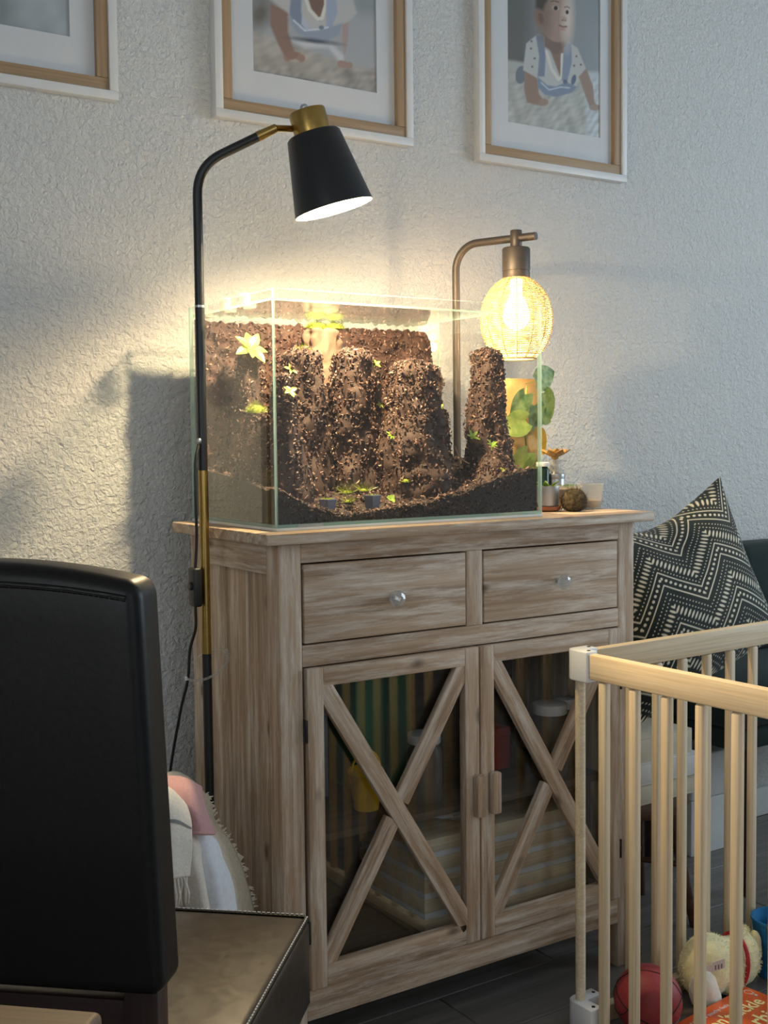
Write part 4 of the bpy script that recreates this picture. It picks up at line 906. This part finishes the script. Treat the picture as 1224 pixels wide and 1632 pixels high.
# ---- toys inside the playpen
BC = Vector((.684, -.206, .0645)); BR_ = .064
e = thing('rubber_ball', 'dark red mini basketball with black seams in the playpen', 'ball', (BC.x, BC.y, 0), group=None)
MB().grid(48, 25, lambda u, v: (BC.x + BR_*math.cos(u*2*PI)*math.sin(v*PI), BC.y + BR_*math.sin(u*2*PI)*math.sin(v*PI), BC.z - BR_*math.cos(v*PI)), cu=True).build('ball', M['rubber_red'], e, smooth=180)
Rb = Euler((.25, .40, -.785)).to_matrix()
for kind in range(4):
    pts_ = []
    for a in np.linspace(0, 2*PI, 72, endpoint=False):
        if kind == 0: q = Vector((math.cos(a), math.sin(a), 0))
        elif kind == 1: q = Vector((math.cos(a), 0, math.sin(a)))
        else: s = 1 if kind == 2 else -1; q = Vector((s*(.72 - .22*math.cos(2*a)), math.cos(a)*.75, math.sin(a)*.75)).normalized()
        pts_.append(BC + Rb @ q * (BR_ + .0001))
    MB().tube(pts_, .0011, 5, closed=True).build('seam', M['black_line'], e, smooth=60)
e = thing('plush_toy', 'cream plush animal with red collar lying face down in the playpen', 'soft toy', (.89, -.165, 0), group=None)
def remeshed(name, balls, mat, parent, vox=.006, sm_=6, noise_amp=.0025):
    m = MB()
    for (c, r) in balls: m.grid(24, 13, lambda u, v, c=c, r=r: (c[0] + r[0]*math.cos(u*2*PI)*math.sin(v*PI), c[1] + r[1]*math.sin(u*2*PI)*math.sin(v*PI), c[2] - r[2]*math.cos(v*PI)), cu=True)
    o = m.build(name, mat, parent, smooth=180)
    md = o.modifiers.new('remesh', 'REMESH'); md.mode = 'VOXEL'; md.voxel_size = vox; md.use_smooth_shade = True
    s2 = o.modifiers.new('smooth', 'SMOOTH'); s2.iterations = sm_; s2.factor = .5
    tx = bpy.data.textures.new(name + '_fur', 'CLOUDS'); tx.noise_scale = .012
    dm = o.modifiers.new('fur', 'DISPLACE'); dm.texture = tx; dm.strength = noise_amp*2; dm.texture_coords = 'LOCAL'; return o
body = [((.870, -.182, .072), (.062, .046, .066)), ((.923, -.182, .060), (.055, .042, .058)), ((.970, -.180, .062), (.048, .040, .058)), ((.984, -.172, .105), (.020, .015, .022)), ((.923, -.205, .040), (.030, .020, .034))]
remeshed('body', body, M['plush'], e)
remeshed('foot', [((.834, -.208, .045), (.032, .026, .044)), ((.848, -.214, .024), (.026, .020, .022))], M['plush_white'], e)['label'] = 'white plush foot'
remeshed('ear', [((1.012, -.185, .075), (.014, .018, .040))], M['plush'], e)
pts_ = [(.945 + .022*math.cos(a)*.35, -.184 + .0405*math.sin(a), .0615 + .0570*math.cos(a)) for a in np.linspace(0, 2*PI, 48, endpoint=False)]
MB().tube(pts_, .0042, 8, closed=True).build('collar', M['ribbon'], e, smooth=60)['label'] = 'red ribbon collar'
fz = MB()
for (c, r) in body:
    for _ in range(1300):
        n = Vector(rng.normal(size=3)).normalized()
        if n.y > .5 or n.z < -.5: continue
        p = Vector((c[0] + r[0]*n.x, c[1] + r[1]*n.y, c[2] + r[2]*n.z)); d = (n + Vector(rng.normal(size=3))*.6).normalized()*rng.uniform(.003, .007); s_ = d.orthogonal().normalized()*.0006; fz.add([p - s_, p + s_, p + d], [(0, 1, 2)])
fz.build('fur', M['plush'], e)['kind'] = 'stuff'
tg = MB(); tp = Vector((.822, -.2400, .094)); tr_, tu_ = Vector((.80, -.52, .25)).normalized(), Vector((-.30, .0, .95)).normalized()
tg.add([tp, tp + tr_*.026 + tu_*.002, tp + tr_*.030 + tu_*.022, tp + tr_*.004 + tu_*.020], [(0, 1, 2, 3)]); tg.add([tp, tp + tu_*.012 - tr_*.020 , tp - tr_*.018 + tu_*.016, tp + tr_*.004 + tu_*.016], [(0, 3, 2, 1)])
tgo = tg.build('care_tag', M['white_plastic'], e, solid=.0006); tgo['label'] = 'folded white care tag'
ln = MB(); nn_ = tr_.cross(tu_).normalized(); nn_ = -nn_ if nn_.y > 0 else nn_
for k in range(3):
    q = tp + tr_*(.006 + .006*k) + tu_*.003 + nn_*.0006; ln.add([q, q + tr_*.003, q + tr_*.005 + tu_*.010, q + tr_*.002 + tu_*.010], [(0, 1, 2, 3)])
ln.build('print_lines', M['grey_stripe'], tgo)
# orange board book, lying flat
TLc, TRc = Vector((.7052, -.2529, 0)), Vector((.9353, -.2264, 0)); bxv = (TRc - TLc).normalized(); byv = Vector((bxv.y, -bxv.x, 0)); Lb, Hb, Tb = .232, .232, .030
Bm = Matrix.Translation(TLc) @ Matrix((bxv, -byv, up)).transposed().to_4x4()       # local: x along top edge, y up the page (negative = down), z up
ob = thing('picture_book', 'orange touch-and-feel board book lying in the playpen', 'book', tuple(TLc + bxv*Lb/2 + byv*Hb/2), group=None)
for z0, z1, nm in ((0, .003, 'back_cover'), (.027, .030, 'front_cover')):
    fr_ = Bm @ Matrix.Translation((Lb/2, -Hb/2, (z0+z1)/2)); MB().box((-Lb/2, -Hb/2, -(z1-z0)/2), (Lb/2, Hb/2, (z1-z0)/2)).build(nm, M['orange'], ob, bevel=.0012, smooth=40, frame=fr_)
MB().box((-Lb/2 + .002, -Hb/2 + .003, -.0119), (Lb/2 - .003, Hb/2 - .003, .0119)).build('page_block', M['paper'], ob, frame=Bm @ Matrix.Translation((Lb/2, -Hb/2, .015)))
def lettering(txt, size, x, y, mat, shear=0, rot=0, extr=.0002, bold=0.0, nm='lettering'):
    cu = bpy.data.curves.new('txt', 'FONT'); cu.body = txt; cu.size = size; cu.extrude = extr; cu.shear = shear; cu.offset = bold; cu.resolution_u = 4
    t_ = bpy.data.objects.new('txt', cu); COL.objects.link(t_); bpy.context.view_layer.update()
    me = bpy.data.meshes.new_from_object(t_.evaluated_get(bpy.context.evaluated_depsgraph_get())); bpy.data.objects.remove(t_); me.materials.clear(); me.materials.append(mat); me.name = nm
    return link(nm, me, ob, False, Bm @ Matrix.Translation((x, y, .0304)) @ Matrix.Rotation(rot, 4, 'Z'))
lettering('Usborne touchy-feely sounds', .0135, .022, -.026, M['paper'])
lettering("Don't tickle", .040, .012, -.064, M['cream_ink'], bold=.0006)
lettering('the rhino!', .052, .030, -.112, M['cream_ink'], bold=.0008)
lg = MB(); lg.tube([(.214 + .0075*math.cos(a), -.018 + .0085*math.sin(a), .0304) for a in np.linspace(0, 2*PI, 24, endpoint=False)], .0006, 5, closed=True)
lg.tube([(.207, -.021, .0304), (.213, -.033, .0304)], .0006, 5); lg.tube([(.221, -.021, .0304), (.215, -.033, .0304)], .0006, 5); lg.box((.2115, -.0375, .0301), (.2165, -.033, .0307))
lg.v = [tuple(Bm @ Vector(p)) for p in lg.v]; lg.build('balloon_emblem', M['paper'], ob)['label'] = 'small white hot-air balloon emblem'
lg = MB().lathe([(.012, .0302), (.012, .0305)], 24, mtx=Bm @ Matrix.Translation((.190, -.135, 0))); lg.build('cover_dot', M['white_plastic'], ob)
e = thing('toy_tote', 'blue toy bucket with orange strap at the right edge of the playpen', 'toy', (1.085, -.190, 0), group=None)
MB().lathe([(.040, 0), (.043, .002), (.056, .118), (.058, .119), (.058, .124), (.054, .124), (.052, .115), (.039, .006)], 36, (1.085, -.190, 0), cap1=True).build('tote_body', M['blue_toy'], e, smooth=40)
MB().tube(bez([(1.033, -.205, .122), (1.018, -.225, .085), (1.022, -.240, .045), (1.050, -.250, .030), (1.09, -.254, .038), (1.125, -.238, .07), (1.135, -.215, .12)], 6), .0045, 8).build('strap', M['orange_strap'], e, smooth=60)
MB().tube([(1.033, -.205, .118), (1.036, -.205, .142), (1.040, -.204, .146)], .004, 8).build('strap_end', M['orange_strap'], e, smooth=60)

# ================================================================ right: bench, cushion, stool, books
e = thing('upholstered_bench', 'dark teal upholstered bench against the wall behind the playpen', 'bench', (1.75, .31, 0), group=None)
bx('seat_cushion', (1.31, .11, .415), (2.3, .50, .530), M['teal_fabric'], e, bevel=.03, seg=4)
bx('seat_base', (1.32, .12, .365), (2.29, .49, .4145), M['teal_fabric'], e, bevel=.01)
bx('back_cushion', (1.66, .385, .531), (2.3, .505, .83), M['teal_fabric'], e, bevel=.03, seg=4)
for x in (1.375, 2.25):
    for y in (.14, .46): MB().lathe([(.013, 0), (.019, .3645)], 16, (x, y, 0)).build('leg', M['darkwood'], e, smooth=40)
CU = thing('throw_pillow', 'dark green throw pillow printed with cream zigzags', 'pillow', (1.28, .22, .50), group=None)
cTL, cTR, cBL, cBR = Vector((.985, .300, .905)), Vector((1.478, .315, 1.022)), Vector((1.015, .150, .470)), Vector((1.545, .170, .622))
def pil(side):
    def fn(u, v):
        p = (cBL*(1-u) + cBR*u)*(1-v) + (cTL*(1-u) + cTR*u)*v
        ex = Vector((1, .02, .22)).normalized(); n = Vector((-.05, -.94, .32)).normalized()
        a, b = abs(2*u-1), abs(2*v-1); th = .088*max(0, (1 - a**2.6)*(1 - b**2.6))**.55
        if v > .5: th *= 1 - .25*math.exp(-((u - .42)/.12)**2)*(v-.5)*2
        pin = Vector(((.5-u)*.05*(1-a)*b*0, 0, 0))
        sag = -.060*math.sin(PI*u)**1.2*v**3 + .012*math.sin(PI*u)*(1-v)**3
        inn = (.5 - u)*.10*math.sin(PI*v)*a*a
        q = p + n*th*side + Vector((inn, 0, sag)); q.y += -.006*nz(u, v, 0, 6)*(1-a)
        return q
    return fn
NPX = 330
m = MB().grid(NPX, NPX, pil(1)); uu, vv = np.meshgrid(np.linspace(0, 1, NPX), np.linspace(0, 1, NPX))
def zigzag(u, v):
    X, Yy = (u - .25)*.47, (v - .5)*.50; ph = math.radians(4); s = X*math.cos(ph) + Yy*math.sin(ph); tt = -X*math.sin(ph) + Yy*math.cos(ph)
    Pd = .192; fr0 = (s/Pd) % 1; q = np.abs(fr0 - .5)*2; tri = (q - .5)*Pd*.5; T = .152; w = tt - tri; k = w % T
    sg = np.where(fr0 < .5, -1.0, 1.0); cell = np.floor(w/T); al = ((fr0 - .5)*Pd + sg*(k - .08)*.5)*1.41 + 10
    def ln_(c, h): return np.clip((h - np.abs(k - c))/.0012 + .5, 0, 1)
    def dots(c, sp, r): dx = ((al - sg*(c - .08)*.705 + sg*(c - k)*0) % sp) - sp/2; return np.clip((r - np.hypot(dx, (k - c)*.72))/.001 + .5, 0, 1)
    def dash(c, h, sp, r): dx = (al % sp) - sp/2; d = np.sqrt((dx/r)**2 + ((k - c)/h)**2); return np.clip((1 - d)*r/.0009 + .5, 0, 1)
    I = np.maximum.reduce([ln_(.004, .0024), dots(.0245, .0145, .0041), ln_(.044, .0024), dots(.059, .0095, .0018), dash(.087, .0150, .0118, .0030), dots(.114, .0095, .0018), dots(.132, .0095, .0018)])
    return np.array(lin(24, 36, 35))*(1 - I[..., None]) + np.array(lin(218, 212, 192))*I[..., None]
m.build('pillow_front', M['attr_cushion'], CU, smooth=180, cols=zigzag(uu, vv).reshape(-1, 3))
m = MB().grid(60, 60, pil(-.8), flip=True); m.build('pillow_back', M['teal_fabric'], CU, smooth=180)
e = thing('round_stool', 'low walnut stool carrying white books beside the cabinet', 'stool', (1.045, .205, 0), group=None)
MB().lathe([(.118, .268), (.132, .276), (.135, .288), (.133, .2955), (.125, .297)], 48, (1.045, .205, 0)).build('stool_top', M['walnut'], e, smooth=40)
for k in range(4):
    a = PI/4 + k*PI/2 - .2; d = Vector((math.cos(a), math.sin(a), 0)); c = Vector((1.045, .205, 0)); MB().tube([c + d*.095 + up*.270, c + d*.150], [.014, .010], 12).build('leg', M['walnut'], e, smooth=40)
for k in range(2):
    a = PI/4 + k*PI/2 - .2; d = Vector((math.cos(a), math.sin(a), 0)); c = Vector((1.045, .205, .13 + .012*k)); MB().tube([c - d*.122, c + d*.122], .007, 10).build('stretcher', M['walnut'], e, smooth=40)
def book(label, cx, cy, z, w, d, h, cov, rz):
    e = thing('thick_book', label, 'book', (cx, cy, z), rz, group=None)
    bx('back_cover', (-w/2, -d/2, 0), (w/2, d/2, .003), cov, e, bevel=.001, local=True); bx('front_cover', (-w/2, -d/2, h - .003), (w/2, d/2, h), cov, e, bevel=.001, local=True)
    bx('spine', (-w/2, -d/2, .0031), (w/2, -d/2 + .003, h - .0031), cov, e, bevel=.0005, local=True); bx('page_block', (-w/2 + .004, -d/2 + .0031, .0031), (w/2 - .004, d/2 - .004, h - .0031), M['paper'], e, bevel=0, local=True)
M['cream_cov'] = plain('cream_cover', lin(214, 206, 186), 0.6, var=0.04); M['white_cov'] = plain('white_cover', lin(226, 226, 224), 0.5, var=0.03)
book('cream book at the bottom of the pile on the stool', 1.055, .200, .2972, .235, .165, .046, M['cream_cov'], .02)
book('white book in the middle of the pile on the stool', 1.060, .198, .3434, .240, .170, .050, M['white_cov'], -.02)
book('cream book on top of the pile under the pillow corner', 1.050, .200, .3936, .225, .160, .056, M['cream_cov'], .03)
e = thing('storage_box', 'white two-tier storage box on the floor under the bench', 'box', (1.575, .45, 0), group=None)
bx('box_body', (1.462, .392, 0), (1.695, .512, .152), M['white_cov'], e, bevel=.004); bx('box_lid', (1.458, .389, .1525), (1.699, .5135, .275), M['white_cov'], e, bevel=.006, seg=3)

# ================================================================ blankets in a basket
BK = Vector((-.135, .070, 0))
e = thing('woven_basket', 'seagrass basket of blankets on the floor beside the lamp pole', 'basket', tuple(BK), group=None)
for k in range(15):
    z = .006 + k*.0185; r = .072 + .034*min(1, z/.20)
    MB().tube([(BK.x + r*math.cos(a)*(1 + .012*math.cos(a*16 + k*PI)), BK.y + r*math.sin(a)*(1 + .012*math.cos(a*16 + k*PI)), z + .003) for a in np.linspace(0, 2*PI, 64, endpoint=False)], .0092, 7, closed=True).build('weave_coil', M['wicker_basket'], e, smooth=60)
MB().lathe([(.070, .001), (.070, .006)], 32, BK).build('basket_base', M['wicker_basket'], e)
NETS = {
'ivory': [[(-0.139, 0.13, 0.554), (-0.118, 0.13, 0.554), (-0.093, 0.13, 0.538), (-0.066, 0.13, 0.505)], [(-0.161, 0.08, 0.527), (-0.132, 0.07, 0.514), (-0.095, 0.08, 0.49), (-0.055, 0.11, 0.459)], [(-0.171, 0.06, 0.465), (-0.133, 0.05, 0.45), (-0.085, 0.06, 0.435), (-0.03, 0.1, 0.417)], [(-0.176, 0.05, 0.4), (-0.127, 0.04, 0.387), (-0.063, 0.06, 0.366), (-0.004, 0.1, 0.349)], [(-0.178, 0.05, 0.315), (-0.118, 0.04, 0.299), (-0.038, 0.06, 0.272), (0.020, 0.1, 0.251)]],
'white': [[(-0.143, 0.03, 0.479), (-0.125, 0.02, 0.48), (-0.098, 0.035, 0.458)], [(-0.141, 0.025, 0.437), (-0.117, 0.005, 0.44), (-0.082, 0.03, 0.421)], [(-0.136, 0.02, 0.393), (-0.109, 0.0, 0.394), (-0.066, 0.03, 0.375)], [(-0.124, 0.02, 0.313), (-0.1, 0.0, 0.314), (-0.056, 0.03, 0.293)]],
'fold': [[(-0.161, 0.01, 0.488), (-0.148, 0.005, 0.484), (-0.132, 0.02, 0.469)], [(-0.162, 0.01, 0.446), (-0.146, -0.005, 0.445), (-0.122, 0.02, 0.426)], [(-0.157, 0.01, 0.401), (-0.14, -0.01, 0.402), (-0.112, 0.02, 0.381)], [(-0.153, 0.01, 0.323), (-0.129, -0.01, 0.324), (-0.098, 0.02, 0.306)]],
'pink': [[(-0.182, 0.06, 0.573), (-0.144, 0.05, 0.568), (-0.106, 0.06, 0.543)], [(-0.191, 0.015, 0.573), (-0.15, 0.01, 0.563), (-0.115, 0.03, 0.537)], [(-0.179, -0.005, 0.549), (-0.153, -0.015, 0.54), (-0.116, 0.01, 0.512)], [(-0.162, -0.01, 0.519), (-0.145, -0.02, 0.516), (-0.11, 0.005, 0.492)], [(-0.157, -0.01, 0.496), (-0.142, -0.022, 0.496), (-0.108, 0.0, 0.483)]],
'striped': [[(-0.216, 0.0, 0.587), (-0.191, -0.01, 0.573), (-0.164, 0.0, 0.543)], [(-0.231, -0.035, 0.559), (-0.199, -0.045, 0.559), (-0.166, -0.03, 0.527)], [(-0.236, -0.045, 0.518), (-0.201, -0.055, 0.514), (-0.168, -0.04, 0.501)], [(-0.237, -0.045, 0.478), (-0.202, -0.055, 0.474), (-0.169, -0.04, 0.464)], [(-0.238, -0.045, 0.446), (-0.203, -0.055, 0.444), (-0.172, -0.04, 0.436)]],
}
def lerp_at(c, t):
    x = t*(len(c)-1); i = min(int(x), len(c)-2); return c[i].lerp(c[i+1], x - i)
def net_surface(net, nu, nv, wr=.003, seed=0, back=(.02, .06, -.05)):
    rows = [[Vector(p) for p in r] for r in net]
    first = [Vector((p.x*.7 + BK.x*.3 + back[0]*0, p.y + back[1], p.z + back[2])) for p in rows[0]]; rows = [first] + rows
    cols_ = []
    for r in rows:
        c = bez(r, 12); cols_.append([lerp_at(c, i/(nu-1)) for i in range(nu)])
    out = []
    for i in range(nu):
        c = bez([cols_[j][i] for j in range(len(rows))], 12); out.append([lerp_at(c, j/(nv-1)) for j in range(nv)])
    def fn(u, v):
        x = max(0, min(1, u))*(nu-1); i = min(int(x), nu-2); p = lerp_at(out[i], max(0, min(1, v))).lerp(lerp_at(out[i+1], max(0, min(1, v))), x - i)
        p.y -= wr*(nz(p.x*1.4 + seed, p.z*.5, seed, 24)); return p
    return fn
def cloth(name, label, key, mat, cat='blanket', th=.007, seed=0, nu=32, nv=48, wr=.004):
    e = thing(name, label, cat, (BK.x, BK.y, .30), group=None); fn = net_surface(NETS[key], nu, nv, wr, seed)
    MB().grid(nu, nv, fn).build('cloth', mat, e, smooth=180, solid=th); return e, fn
e, fn = cloth('throw_blanket', 'ivory throw with ragged fringed edge at the back of the basket', 'ivory', M['ivory_cloth'], seed=1)
fr_ = MB()
for k in range(75):
    v = .18 + .80*rng.uniform(); p = fn(1.0, v); d = Vector((rng.uniform(.4, 1.2), rng.uniform(-.6, .1), rng.uniform(-.2, .9))).normalized()*rng.uniform(.004, .013)
    if p.x + d.x > .028: continue
    fr_.tube([p - d*.3, p + d*.5 + Vector((0, 0, .001)), p + d], [.0018, .0015, .0006], 5)
fr_.build('fringe', M['ivory_cloth'], e, smooth=60)['kind'] = 'stuff'
cloth('fleece_blanket', 'bluish white fleece blanket hanging over the front of the basket', 'white', M['white_cloth'], seed=2, th=.012)
cloth('linen_cloth', 'folded cream cloth between the fleece and the striped throw', 'fold', M['cream_cloth'], seed=3, th=.009)
e, fn = cloth('cotton_cloth', 'dusty pink cotton cloth folded over the top of the basket', 'pink', M['pink'], seed=4, th=.006, wr=.003)
hem = [fn(u, 1.0) + Vector((0, -.001, 0)) for u in np.linspace(0, 1, 20)]; MB().tube(hem, .0038, 7).build('hem', M['pink'], e, smooth=60)
e, fn = cloth('tasselled_throw', 'cream throw with grey stripe and tassels nearest the chair', 'striped', M['cream_cloth'], seed=5, th=.007)
MB().grid(24, 3, lambda u, v: fn(u, .50 + .022*v) + Vector((0, -.0055, 0))).build('grey_stripe', M['grey_stripe'], e, smooth=180)
for k in range(9):
    u = .05 + .11*k; p = fn(min(u, 1), 1.0); j = [rng.uniform(-.003, .003) for _ in range(4)]
    MB().tube([p, p + Vector((j[0], -.001, -.012)), p + Vector((j[1], -.002, -.028)), p + Vector((j[2], 0, -.046 + j[3]))], [.0024, .0018, .0022, .0014], 6).build('tassel', M['cream_cloth'], e, smooth=60)
# the bulk of the bundle under the draped cloths
e = thing('rolled_blanket', 'plump rolled cream blanket filling the inside of the basket', 'blanket', tuple(BK + up*.01), group=None)
MB().grid(40, 24, lambda u, v: (BK.x + (.062 + .018*min(1, v*2.5))*math.cos(u*2*PI)*(math.cos(max(0, v - .7)/.3*PI/2) if v > .7 else 1)*(1 + .1*nz(math.cos(u*2*PI)*2, math.sin(u*2*PI)*2, v*2)) - .015*v, BK.y + .018 + (.062 + .006*min(1, v*2.5))*math.sin(u*2*PI)*(math.cos(max(0, v - .7)/.3*PI/2) if v > .7 else 1), .012 + .470*v*(1 if v < .7 else 1)), cu=True).build('roll', M['cream_cloth'], e, smooth=180)
MB().tube([(BK.x - .015 + .03*math.cos(a)*(1 - a/30), BK.y + .018 + .03*math.sin(a)*(1 - a/30), .455) for a in np.linspace(0, 12, 40)], .006, 6).build('rolled_end', M['cream_cloth'], e, smooth=60)

# ================================================================ leather chair and table corner
CH = thing('dining_chair', 'black leather dining chair with stitched seams in the left foreground', 'chair', (-.4684, -.3964, 0), -.741)
def rbox(a, b, r, nm, mat, dome=0.0, seg=5, crown=0.0, taper=0.0):
    x0, y0, z0 = a; x1, y1, z1 = b; n = 14; m = MB()
    bm = bmesh.new(); bmesh.ops.create_cube(bm, size=1.0)
    for v in bm.verts: v.co = Vector(((x0+x1)/2 + v.co.x*(x1-x0), (y0+y1)/2 + v.co.y*(y1-y0), (z0+z1)/2 + v.co.z*(z1-z0)))
    bmesh.ops.bevel(bm, geom=bm.edges[:], offset=r, segments=seg, profile=.5, affect='EDGES')
    bmesh.ops.subdivide_edges(bm, edges=[e for e in bm.edges if e.calc_length() > .1], cuts=10, use_grid_fill=True)
    for v in bm.verts:
        fx = 1 - (2*(v.co.x - (x0+x1)/2)/(x1-x0))**2; fy = 1 - (2*(v.co.y - (y0+y1)/2)/(y1-y0))**2; fz = (v.co.z - z0)/(z1-z0)
        v.co.x *= 1 - taper*fz
        v.co.z += dome*max(0, fx)*max(0, fy)*fz + crown*max(0, fx)*fz**3
    me = bpy.data.meshes.new(nm); bm.to_mesh(me); bm.free(); me.materials.append(mat); me.shade_smooth(); me.set_sharp_from_angle(angle=math.radians(60))
    return link(nm, me, CH, True)
seat = rbox((-.23, -.23, .355), (.23, .23, .480), .012, 'seat', M['leather_seat'], dome=.012)
def seam(pts_, parent, r=.0030):
    MB().tube(pts_, r, 6).build('piping', M['leather'], parent, local=False, smooth=60)
    st = MB()
    for a, b in zip(pts_, pts_[1:]):
        a, b = Vector(a), Vector(b); n = max(1, int((b-a).length/.006))
        for k in range(n):
            p = a + (b-a)*(k+.5)/n; d = (b-a).normalized()*.0021; o_ = Vector((0, 0, .0030)); st.tube([p - d + o_, p + d + o_], .0011, 5)
    st.build('stitching', M['stitch'], parent)
def cw(*p): return tuple(WM[CH] @ Vector(p))
seam([cw(.2275, y, .4795) for y in np.linspace(-.22, .222, 12)], seat); seam([cw(x, .2275, .4795) for x in np.linspace(.222, -.22, 12)], seat)
MB().tube([cw(.2265, .2265, z) for z in np.linspace(.36, .478, 8)], .002, 6).build('corner_piping', M['leather'], seat, smooth=60)
back = rbox((-.184, -.222, .576), (.184, -.158, .990), .016, 'backrest', M['leather'], crown=.020, seg=6, taper=.085)
bs = [cw(x, -.2225, .9725 + .0175*max(0, 1 - (x/.18)**2)) for x in np.linspace(-.156, .156, 20)]
MB().tube(bs, .0022, 6).build('back_seam', M['leather'], back, smooth=60)
st = MB()
for a, b in zip(bs, bs[1:]):
    a, b = Vector(a), Vector(b)
    for k in range(3): p = a + (b-a)*(k+.5)/3; d = (b-a).normalized()*.0022; o_ = Vector((0, 0, -.0035)); st.tube([p - d + o_, p + d + o_], .0007, 4)
st.build('back_stitching', M['leather'], back)
for x in (-.155, .155):
    board('leg', (x, -.195, 0), (x, -.190, .60), .036, .030, M['darkwood'], CH, nrm=(0, -1, 0), local=True); board('leg', (x*1.25, .195, 0), (x*1.25, .195, .3545), .036, .036, M['darkwood'], CH, nrm=(0, -1, 0), local=True)
board('lower_back_rail', (-.137, -.190, .54), (.137, -.190, .54), .045, .018, M['darkwood'], CH, nrm=(0, -1, 0), local=True)
TB = thing('dining_table', 'brown wooden table corner in the bottom left foreground', 'table', (-.657, -1.012, 0), math.atan2(.69, -.73))
# local x runs along the far edge, local y towards the room behind the camera
MB().box((0, 0, .715), (1.2, .80, .75)).build('table_top', M['tablewood'], TB, local=True, bevel=.005, seg=3, smooth=40)
for x in (.06, 1.14):
    for y in (.06, .74): board('leg', (x, y, 0), (x, y, .7148), .05, .05, M['tablewood'], TB, local=True)
for a, b in (((.09, .06, .67), (1.11, .06, .67)), ((.09, .74, .67), (1.11, .74, .67))): board('apron', a, b, .08, .02, M['tablewood'], TB, local=True)

# ================================================================ groups of repeats
GROUPS = {'soil_column': 'soil columns in the terrarium', 'seedling': 'seedlings in the terrarium', 'moss_cushion': 'moss cushions in the terrarium', 'nursery_pot': 'nursery pots in the terrarium',
          'framed_picture': 'framed pictures on the wall', 'carton': 'cartons in the cabinet', 'lidded_jar': 'lidded jars in the cabinet', 'thick_book': 'books piled on the stool',
          'plastic_cup': 'plastic cups on the cabinet top', 'glass_bottle': 'bottles on the cabinet top'}
for o in bpy.data.objects:
    if o.parent is None and o.name.split('.')[0] in GROUPS: o['group'] = GROUPS[o.name.split('.')[0]]
